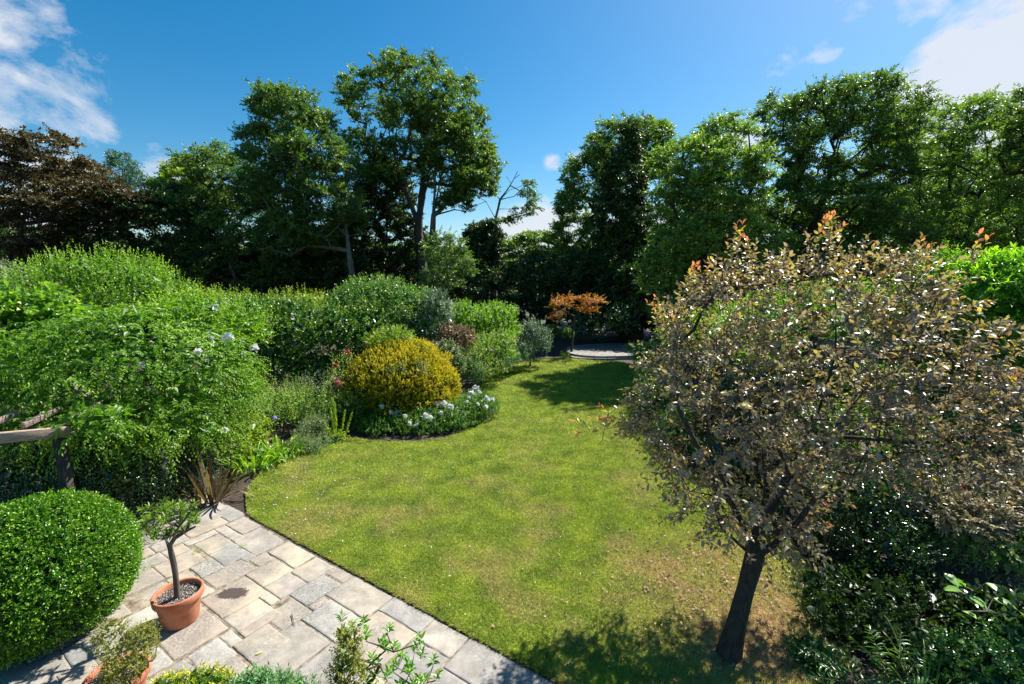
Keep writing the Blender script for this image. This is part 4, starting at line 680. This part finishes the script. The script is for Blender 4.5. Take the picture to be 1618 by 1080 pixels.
# yellow spires (verbascum)
vb = G(532,694); t = empty('mullein', vb, 'pale yellow green plant with tall thin flower spires at the lawn edge', 'plant')
n = 46; d = rng.normal(0, 1, (n, 3)); d[:, 2] = np.abs(d[:, 2])*.8+.25
build_leaves('leaves', [shoots(np.repeat(vb[None], n, 0)+rng.normal(0, .05, (n, 3))*[1,1,0]+np.array([0,0,.03]), d, .32*rng.uniform(.5, 1.2, n), 7, .10, droop=.2)], 'leaf', .4, M['lime'], t)
for (dx, h_, lean) in [(-.05,1.05,(-.01,0)),(.04,.95,(-.02,0)),(-.12,.8,(-.04,0)),(.3,.75,(.08,0)),(.55,.68,(.1,.05)),(-.4,.5,(-.08,0))]:
    t_ = np.linspace(0, 1, 12)[:, None]; a = vb+np.array([dx*.3, 0, 0]); line = a+t_*np.array([lean[0]+dx*.25, lean[1], h_]); tv, tf = tubes(line[:-1], line[1:], np.full(11, .008), np.full(11, .007), 5); sp_ = mesh_obj('spire', tv, tf, M['strap'], t, rnd=np.full(len(tf), .8))
    n = 170; tt = rng.uniform(.35, 1, n); c = a+tt[:, None]*np.array([lean[0]+dx*.25, lean[1], h_]); u = nrmz(rng.normal(0, 1, (n, 3))*[1, 1, .3]); o = build_leaves('blossom', [(c+u*.008, u, rng.normal(0, 1, (n, 3)), .032*(1.25-tt*.6), rng.uniform(.3, .8, n))], 'rhomb', .8, M['lime'], None); o.parent = sp_; o.location = (0, 0, 0)
    o.matrix_parent_inverse.identity(); o.location = (0, 0, 0)
print('border ok')

# ------------------------------------------------------------------ patio things
dome = shrub('box_dome', 'large clipped glossy green dome at the lower left corner', 'topiary', [(68,905,4.75,114,118,.92)], 'box', 11500, .10, 7, .033, aspect=.62, tpl='leaf', up=.15, seed=110, amp=.05, freq=3, rin=.93, inner=.55, isize=2.0, low=-.62, rand=.8, stems=50, rs=.05, bark='barkd', tip=.4, upn=.25, nj=.55, ow=1.)
def pot(name, label, c, r, h, plantkind):
    t = empty(name, c, label, 'plant pot'); rr = r
    prof = [(.001,.0),(rr*.70,.0),(rr*.72,.012),(rr*.90,h*.74),(rr*.905,h*.76),(rr*1.0,h*.775),(rr*1.02,h*.80),(rr*1.03,h*.965),(rr*1.0,h*1.0),(rr*.93,h*1.0),(rr*.90,h*.965),(rr*.86,h*.7)]
    lathe('body', prof, c, 'terra', t, 56); lathe('soil', [(.001,h*.83),(rr*.5,h*.835),(rr*.885,h*.82)], c, 'mulch', t, 40)
    n = 2600; th = rng.uniform(0, 6.28, n); q = rr*.87*np.sqrt(rng.random(n)); pos = np.c_[c[0]+q*np.cos(th), c[1]+q*np.sin(th), np.full(n, c[2]+h*.83)+rng.uniform(0, .012, n)]
    build_leaves('gravel', [(pos, nrmz(rng.normal(0, 1, (n, 3))), rng.normal(0, 1, (n, 3)), rng.uniform(.006, .017, n), rng.random(n))], 'lobed', .9, gravm, t); return t
gravm = leafmat('grit', G3((.08,.065,.05),(.3,.27,.24),(.6,.57,.54)), rough=.8, trans=0, patch=0)
ph_ = .37; pc = G(281,934,ph_); pc[2] = .003
pot('terracotta_pot', 'terracotta pot holding the little standard tree', pc, .245, ph_, 0)
b0 = G(280,945,ph_*.82); t = empty('standard_tree', b0, 'little standard tree with bare stem growing in the terracotta pot', 'potted tree')
Yp = b0[1]; cen = np.concatenate([P(px, py, Yp+dy)[None] for (px, py, dy) in [(232,838,0),(245,820,.15),(255,812,-.1),(270,805,.1),(285,812,0),(300,822,.1),(262,825,-.2),(283,832,-.15),(250,845,-.2),(262,850,.2),(240,850,.15),(290,838,.25),(228,825,.1),(276,818,.3),(300,810,-.1),(275,845,-.1),(308,832,.0),(258,800,.1),(240,808,-.05),(286,800,.15)]])
wood('trunk', skeleton([[b0-np.array([0,0,.05]), P(277,905,Yp), P(271,875,Yp), P(268,862,Yp)]], cen, step=.10, rbase=.030, rtip=.010, wander=.10), M['bark'], t, 8)
cl = np.repeat(cen, 3, 0)+rng.normal(0, .018, (len(cen)*3, 3)); d = rng.normal(0, .8, cl.shape); d[:, 2] = np.abs(d[:, 2])+.35
build_leaves('crown', [shoots(cl, d, .06, 13, .085, ang=62, tip=.5)], 'leaf', .24, M['rhodo'], t)
p2 = G(183,1128); p2 = np.array([p2[0]-.06, p2[1]+.12, .003]); _=pot('terracotta_pot', 'low terracotta pot half out of the picture, under the olive green shrub', p2, .25, .30, 0)
Y2 = p2[1]; shrub('potted_shrub', 'small olive green shrub in two tufts growing in the low terracotta pot', 'potted plant', [(203,1030,Y2,38,36,.20),(175,1005,Y2+.05,24,24,.15),(225,1005,Y2+.1,18,22,.14),(195,1068,Y2,34,26,.2)], 'pot', 900, .07, 9, .016, aspect=.6, up=.5, seed=112, amp=.3, freq=6, inner=.3, stems=40, rs=.014)
bpy.data.objects['potted_shrub'].location.z
# bottom edge shrubs (planted against the house below the window)
shrub('euonymus', 'yellow edged shrub top at the bottom edge, left of the blue green one', 'shrub', [(305,1112,3.05,60,34,.28),(255,1116,3.0,42,30,.25)], 'yellow', 520, .09, 8, .035, aspect=.45, tpl='leaf', up=.75, seed=113, tip=.5)
shrub('skimmia', 'blue green narrow leaved shrub top at the bottom edge', 'shrub', [(400,1120,3.05,72,44,.28),(455,1128,3.0,45,38,.25)], 'bluel', 640, .10, 8, .04, aspect=.38, tpl='leaf', up=.75, seed=114)
Yb = 3.0; pb = np.array([P(590,1000,Yb)[0], Yb, 0]); t = empty('pieris', pb, 'open shrub with glossy leaf whorls on long bare stems, bottom centre', 'shrub')
tips = [(540,985),(552,1000),(575,988),(612,1002),(600,1020),(622,1030),(635,1040),(655,1030),(668,1014),(685,1050),(650,1060),(600,1050),(575,1060),(560,1040),(545,1060),(622,1062),(590,1072),(665,1075),(675,1078),(540,1020)]
cen = np.array([P(x, y, Yb+rng.uniform(-.15,.2)) for x, y in tips]+[P(x+rng.normal(0, 8), y+25, Yb+rng.uniform(-.2,.2)) for x, y in tips])
wood('stems', skeleton([[pb, P(600,1150,Yb)]], cen, step=.12, rbase=.02, rtip=.0035, wander=.15), M['twig'], t, 6)
d = rng.normal(0, .25, cen.shape); d[:, 2] = 1; build_leaves('foliage', [shoots(cen, d, .055, 11, .072, ang=68, tip=.45, rbase=None)], 'leaf', .34, M['pieris'], t)
shrub('pieris', 'small bronze tipped upright shrub touching the glossy whorled one', 'shrub', [(548,1015,2.95,17,26,.12),(550,1062,2.9,28,30,.15)], 'pot', 190, .09, 9, .022, up=.6, seed=115, inner=.3)
# odds and ends on the slabs
lf = G(403,1034,.012); o = build_leaves('fallen_leaf', [(np.array([lf]), np.array([[.9,.5,.1]]), np.array([[0,0,1.]]), np.array([.075]), np.array([.95]))], 'leaf', .5, leafmat('cream leaf', G3((.6,.45,.2),(.65,.5,.25),(.7,.55,.28)), patch=0), None); tag(o, 'single cream leaf lying on a grey speckled slab', 'leaf')
a, c = G(461,970,.012), G(465,988,.012); v, f = tubes([a], [c], np.array([.005]), np.array([.003]), 6); o = mesh_obj('twig', v, f, M['twig']); tag(o, 'thin dark twig lying on a slab', 'twig')
# weeds in the joints
for (px, py, lab) in [(313,872,'tuft of weed in the joint beside the blue grey slab'),(236,897,'tuft of weed in the joint left of the potted tree'),(385,862,'small weed tuft near the lawn corner of the patio')]:
    strap_clump('weed', lab, px, py, 26, .07, .003, 'strap', spread=1.2, arch=.4, rad=.05, group='weeds in the patio joints')
st_ = empty
for k_, (px, py, r_) in enumerate([(160,783,.13),(172,790,.09),(150,790,.08),(186,792,.06)]):
    g0 = G(px, py+6); u = nrmz(rng.normal(0, 1, (260, 3))); th = np.linspace(0, math.pi, 9); n = 14
    prof = np.array([(max(.001, math.sin(a)), -math.cos(a)) for a in th]); ang_ = np.arange(n)*2*math.pi/n
    v = np.stack([prof[:, None, 0]*np.cos(ang_), prof[:, None, 0]*np.sin(ang_), prof[:, None, 1]+0*ang_], 2).reshape(-1, 3); v = v*(1+.16*lump(nrmz(v), 300+k_, 1.6))[:, None]*r_*np.array([1.2, .9, .7])+g0+np.array([0, 0, r_*.5])
    f = np.concatenate([np.stack([j*n+np.arange(n), j*n+(np.arange(n)+1) % n, (j+1)*n+(np.arange(n)+1) % n, (j+1)*n+np.arange(n)], 1) for j in range(8)])
    o = mesh_obj('stone', v, f, M['rock'], smooth=True); tag(o, ['largest pale stone behind the clipped dome','pale stone right of the largest one behind the dome','pale stone left of the largest one behind the dome','smallest pale stone at the foot of the wisteria'][k_], 'stone', 'pale stones behind the dome')
print('patio things ok')

# ------------------------------------------------------------------ right side
# the little bronze leaved tree
tb = G(1150,1035); t = empty('plum_tree', tb, 'leaning little tree with bronze leaves standing in the lawn at the right', 'tree'); yb = tb[1]
limbs = [[tb+np.array([0,0,-.05]), P(1163,985,yb+.02), P(1178,930,yb+.1), P(1192,880,yb+.2), P(1200,830,yb+.3)],[P(1192,880,yb+.2), P(1160,800,yb+.2), P(1110,720,yb+.1), P(1070,640,yb+.3)],[P(1200,830,yb+.3), P(1240,760,yb+.5), P(1330,690,yb+.7), P(1430,640,yb+.9)],[P(1198,845,yb+.3), P(1210,760,yb+.6), P(1200,660,yb+.8), P(1190,560,yb+1.)],[P(1240,760,yb+.5), P(1290,660,yb+.4), P(1320,560,yb+.5), P(1320,470,yb+.6)],[P(1240,760,yb+.5), P(1300,700,yb+1.2), P(1380,600,yb+1.6)],[P(1160,800,yb+.2), P(1120,700,yb+.7), P(1110,600,yb+1.1)],[P(1330,690,yb+.7), P(1450,700,yb+.3), P(1540,690,yb+.2)]]
blobs = [(1250,600,yb+.7,150,130,1.1),(1110,650,yb+.5,95,110,.9),(1390,570,yb+.9,128,108,1.1),(1230,500,yb+1.0,130,75,.95),(1350,470,yb+1.0,100,60,.8),(1150,720,yb+.4,100,90,.75),(1310,680,yb+.6,120,90,.9),(1490,632,yb+.9,88,58,.8),(1190,780,yb+.35,70,70,.55),(1130,540,yb+1.1,70,80,.8),(1450,680,yb+.6,100,60,.8),(1560,660,yb+.7,90,50,.7),(1180,830,yb+.2,45,45,.35),(1230,820,yb+.5,50,45,.4),(1120,790,yb+.3,50,40,.4)]
org, nr = sample_blobs(blobs, 3100, rin=.55, rout=1.10, amp=.30, low=-.75, seed=120, pw=.5, freq=4)
extra = [P(*q) for q in [(1165,400,yb+1.),(1150,425,yb+.9),(1190,415,yb+1.1),(1285,392,yb+.9),(1300,400,yb+1.),(1310,385,yb+.9),(1330,410,yb+1.),(1375,430,yb+.9),(1440,432,yb+.8),(1470,430,yb+.8),(1535,420,yb+.6),(1080,460,yb+1.),(1090,470,yb+1.),(1060,500,yb+1.2),(1040,520,yb+1.2),(1075,540,yb+1.2),(955,678,yb+.5),(985,672,yb+.5),(1005,668,yb+.5),(1025,690,yb+.5),(1600,640,yb+.4),(1590,560,yb+.6),(1130,460,yb+1.)]]
org = np.concatenate([org, extra]); nr = np.concatenate([nr, np.tile([[0,0,1.]], (len(extra), 1))])
ci = rng.permutation(len(org)-len(extra))[:520]; cen = np.concatenate([org[ci], extra])
wood('trunk', skeleton(limbs, cen, step=.22, rbase=.092, rtip=.0035, wander=.14), M['barkd'], t, 9)
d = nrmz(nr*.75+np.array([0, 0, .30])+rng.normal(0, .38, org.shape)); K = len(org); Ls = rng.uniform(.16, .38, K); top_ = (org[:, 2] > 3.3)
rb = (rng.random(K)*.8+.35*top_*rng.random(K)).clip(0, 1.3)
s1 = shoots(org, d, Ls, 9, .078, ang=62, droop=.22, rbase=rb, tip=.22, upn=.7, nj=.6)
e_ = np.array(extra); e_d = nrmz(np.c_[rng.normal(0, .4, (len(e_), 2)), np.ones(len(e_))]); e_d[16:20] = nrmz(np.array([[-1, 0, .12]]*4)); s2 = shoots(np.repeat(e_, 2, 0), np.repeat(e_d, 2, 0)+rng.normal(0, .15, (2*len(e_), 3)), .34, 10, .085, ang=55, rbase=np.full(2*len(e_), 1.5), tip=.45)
build_leaves('crown', [s1, s2], 'leaf', .56, M['plum'], t)
# twig stems of the outer shoots
k_ = rng.permutation(K)[:1700]; a = org[k_]-d[k_]*.14; b_ = org[k_]+d[k_]*Ls[k_][:, None]*.8; v, f = tubes(a, b_, np.full(len(a), .0042), np.full(len(a), .002), 3); mesh_obj('twigs', v, f, M['twig'], t)
# shrubs behind and under it
shrub('cherry_laurel', 'bright glossy laurel with long leaves at the right edge', 'shrub', [(1570,480,8.8,85,78,1.1),(1640,470,8.6,70,80,1.1),(1530,560,8.8,70,70,1.),(1620,570,8.6,90,80,1.),(1560,440,9.0,48,34,.8),(1510,500,9.2,60,60,.9)], 'laurel', 2400, .30, 9, .145, aspect=.3, tpl='leaf', up=.5, seed=130, tip=.45, stems=40, droop=.15)
shrub('cherry_laurel', 'shaded lower laurel leaves under the bright ones at the right edge', 'shrub', [(1600,670,8.0,100,70,.8),(1540,650,8.4,80,60,.8)], 'laurel', 420, .28, 8, .13, aspect=.3, tpl='leaf', up=.1, seed=131, tip=.1)
shrub('climbing_jasmine', 'light pinnate shoots rising between the bronze tree top and the bright laurel', 'climber', [(1480,430,9.6,30,34,.5),(1450,460,9.8,50,34,.6),(1500,410,9.6,16,18,.3)], 'wisteria', 330, .4, 13, .05, aspect=.4, up=.6, seed=132, flat=True)
for k_, (bl, mt, n_, sz, lab) in enumerate([
    ([(1300,500,10.5,100,60,1.3),(1400,500,10.5,80,50,1.2),(1220,510,11,80,50,1.2)], 'privet', 1500, .07, 'light green hedge shrub seen through the bronze tree top'),
    ([(1150,520,13,80,40,1.3),(1100,530,13.5,60,36,1.2),(1180,560,12.5,80,40,1.2)], 'lime', 900, .075, 'yellow green shrub behind the left of the bronze tree'),
    ([(1055,490,19,30,24,1.2),(1075,510,18,34,30,1.2)], 'viburnum', 500, .09, 'mid green bush at the far right corner of the lawn, under the oak'),
    ([(1025,560,17.5,26,20,.9),(1040,590,15,36,26,.9)], 'fern', 560, .07, 'leafy yellow tinged shrub by the shaded edge of the far lawn'),
    ([(1050,640,12,44,46,.9),(1080,690,10.3,50,50,.8),(1040,610,13.5,30,26,.7)], 'ivy', 1100, .065, 'dark green shrub behind the low left branches of the bronze tree'),
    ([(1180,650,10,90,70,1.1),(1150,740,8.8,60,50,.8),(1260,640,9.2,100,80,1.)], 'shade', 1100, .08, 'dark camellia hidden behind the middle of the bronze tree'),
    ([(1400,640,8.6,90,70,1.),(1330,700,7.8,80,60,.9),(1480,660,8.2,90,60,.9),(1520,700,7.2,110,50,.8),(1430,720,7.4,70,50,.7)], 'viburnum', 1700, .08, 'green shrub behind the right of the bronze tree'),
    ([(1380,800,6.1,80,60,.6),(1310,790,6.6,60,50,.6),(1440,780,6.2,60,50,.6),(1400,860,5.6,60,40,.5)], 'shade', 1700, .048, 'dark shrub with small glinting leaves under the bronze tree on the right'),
    ]): shrub('border_shrub', lab, 'shrub', bl, mt, n_, .28, 9, sz, seed=140+k_, up=.35, droop=.1, stems=20)
fl = bpy.data.objects.new('border_flowers', None)
C.objects.link(fl); c0 = G(1300,900); fl.location = c0; tag(fl, 'magenta flowers on a thin bush under the bronze tree', 'flower')
for (px, py, Y_) in [(1306,798,5.4),(1308,830,5.5),(1520,770,5.5),(1525,1035,4.1)]: flower_head(fl, P(px, py, Y_), .032, 'red', n=34, sz=1.0)
v, f = tubes([c0]*3, [P(1306,798,5.4), P(1308,830,5.5), P(1320,815,5.5)], np.full(3, .008), np.full(3, .004), 5); mesh_obj('stem', v, f, M['twig'], fl)
shrub('japanese_maple', 'weeping maple with pale pinkish cream leaves at the right edge', 'tree', [(1560,790,5.9,100,40,.7),(1510,810,5.7,60,30,.5),(1620,770,6.0,80,40,.7),(1480,790,5.9,40,26,.4)], 'pinkmaple', 2400, .2, 9, .055, aspect=.45, tpl='rhomb', up=.25, droop=.3, seed=150, flat=True, low=-.3)
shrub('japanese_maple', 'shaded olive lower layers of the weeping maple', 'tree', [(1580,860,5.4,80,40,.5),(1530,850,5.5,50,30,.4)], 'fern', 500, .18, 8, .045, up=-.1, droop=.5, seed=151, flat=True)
# large leaved plant, pinnate shrub, arching grass, round leaved shrub at the bottom right
hp = np.array([P(1570,900,4.3)[0], 4.3, 0]); t = empty('hydrangea', hp, 'a few big pale green heart shaped leaves glowing over the dark bed at right', 'plant')
LV = [(1492,905,1515,925,.15),(1490,930,1525,932,.15),(1515,925,1530,900,.13),(1530,940,1562,962,.16),(1520,965,1545,975,.14),(1570,945,1612,962,.17),(1610,965,1640,1000,.16),(1585,980,1618,975,.14),(1550,1000,1580,1012,.13),(1560,920,1580,935,.11)]
pp = np.array([P(a, b_, 4.2+.1*(i % 3)) for i, (a, b_, c, d_, s) in enumerate(LV)]); qq = np.array([P(c, d_, 4.05+.1*(i % 3)) for i, (a, b_, c, d_, s) in enumerate(LV)])
build_leaves('leaves', [(pp, nrmz(qq-pp), np.array([0, -.3, 1.])+rng.normal(0, .25, (len(LV), 3)), np.array([l[4] for l in LV])*1.05, rng.random(len(LV)))], 'leaf', .75, M['hydr'], t)
wood('stems', skeleton([[hp, hp+np.array([0,0,.5])]], pp, step=.2, rbase=.02, rtip=.004), M['twig'], t, 5)
shrub('hydrangea', 'low leaves of the big leaved plant at the right edge, coloured dim for shade', 'plant', [(1600,1000,4.3,60,50,.4)], 'shade', 200, .2, 6, .09, aspect=.7, tpl='leaf', seed=153)  # painted shade: same plant in a much darker leaf colour
def fronds(name, label, cat, px0, py0, Yb_, targets, size, mat, nleaf=17, asp=.3):
    b0 = np.array([P(px0, py0, Yb_)[0], Yb_, 0]); t = empty(name, b0, label, cat); O, D, LL = [], [], []
    for (a, b_, y1, c, d_, y2) in targets: p_, q_ = P(a, b_, y1), P(c, d_, y2); O.append(p_); D.append(q_-p_); LL.append(np.linalg.norm(q_-p_))
    O, D, LL = np.array(O), np.array(D), np.array(LL); build_leaves('leaves', [shoots(O, D, LL, nleaf, size, ang=68, droop=.15, flat=True, tip=.1, nj=.15, taper=.45)], 'leaf', asp, M[mat], t)
    v, f = tubes(np.concatenate([np.repeat(b0[None], len(O), 0), O]), np.concatenate([O, O+D-np.c_[0*LL, 0*LL, .15*LL]]), np.full(2*len(O), .007), np.full(2*len(O), .004), 5); mesh_obj('stems', v, f, M['twig'], t); return t
fronds('mahonia', 'dark green pinnate fronds at the bottom edge right of the leaning tree', 'shrub', 1400, 1100, 3.7, [(1400,1060,3.7,1345,1000,3.9),(1395,1050,3.8,1375,985,4.1),(1420,1055,3.8,1425,990,4.1),(1430,1060,3.7,1475,1015,3.8),(1370,1060,3.8,1310,1010,4.0),(1340,1060,3.9,1270,1020,4.0),(1350,1080,3.7,1280,1060,3.8),(1405,1075,3.7,1385,1010,4.1),(1420,1080,3.7,1450,1030,3.7),(1425,1090,3.6,1470,1070,3.5),(1390,1090,3.7,1300,1040,3.8),(1380,1090,3.7,1330,1075,3.5),(1400,1095,3.6,1390,1060,3.5),(1410,1085,3.7,1430,1010,3.9),(1440,1100,3.6,1500,1085,3.5),(1370,1080,3.8,1275,1010,4.0)], .125, 'mahonia')
strap_clump('sedge', 'thin arching yellow green grass between the pinnate fronds and big pale leaves', 1460, 1130, 60, 1.0, .008, 'fern', spread=.7, arch=.45, rad=.15)
shrub('cotoneaster', 'round leaved grey green shrub in the bottom right corner', 'shrub', [(1560,1060,3.8,70,34,.4),(1500,1050,3.9,40,26,.3),(1620,1040,3.9,50,34,.4)], 'mahonia', 620, .2, 9, .042, aspect=.75, tpl='leaf', up=.4, seed=155)
shrub('bay_shrub', 'glossy dark leaves at the bottom edge just right of the leaning tree foot', 'shrub', [(1285,1055,4.2,26,26,.22)], 'mahonia', 90, .22, 8, .055, aspect=.5, tpl='leaf', up=.3, seed=156)
shrub('ground_cover', 'low plants coloured black green to give the deep shade of the right hand bed', 'plant', [(1400,950,5.0,90,40,.6),(1330,900,5.8,50,30,.5),(1480,960,4.9,70,40,.5),(1250,850,6.6,50,26,.5),(1335,1000,4.7,60,36,.4),(1300,965,5.2,44,30,.4),(1420,1010,4.4,60,36,.4),(1200,800,7.6,60,26,.5)], 'dark', 1500, .24, 8, .06, seed=157, up=.4)  # near black leaves spread over the soil stand in for deep shade
shrub('yarrow', 'white flowered plant by the far end of the lawn, right of the paving', 'plant', [(1002,550,18.5,14,9,.4),(1015,560,18,14,12,.4)], 'fern', 160, .2, 8, .05, seed=158)
fl = bpy.data.objects['yarrow']
for (px, py) in [(998,546),(1006,548),(1012,545),(1003,552)]: flower_head(fl, P(px, py, 18.2), .11, 'white', n=30, sz=.4)
gp = G(1577,1098); lathe('garden_ball', [(.001,-.0),(.05,.02),(.085,.07),(.095,.12),(.085,.17),(.05,.21),(.001,.225)], gp+np.array([0,0,.02]), 'terra', None, 24); o = bpy.data.objects['garden_ball']; tag(o, 'rounded terracotta ball among leaves in the bottom right corner', 'ornament')
print('all ok')
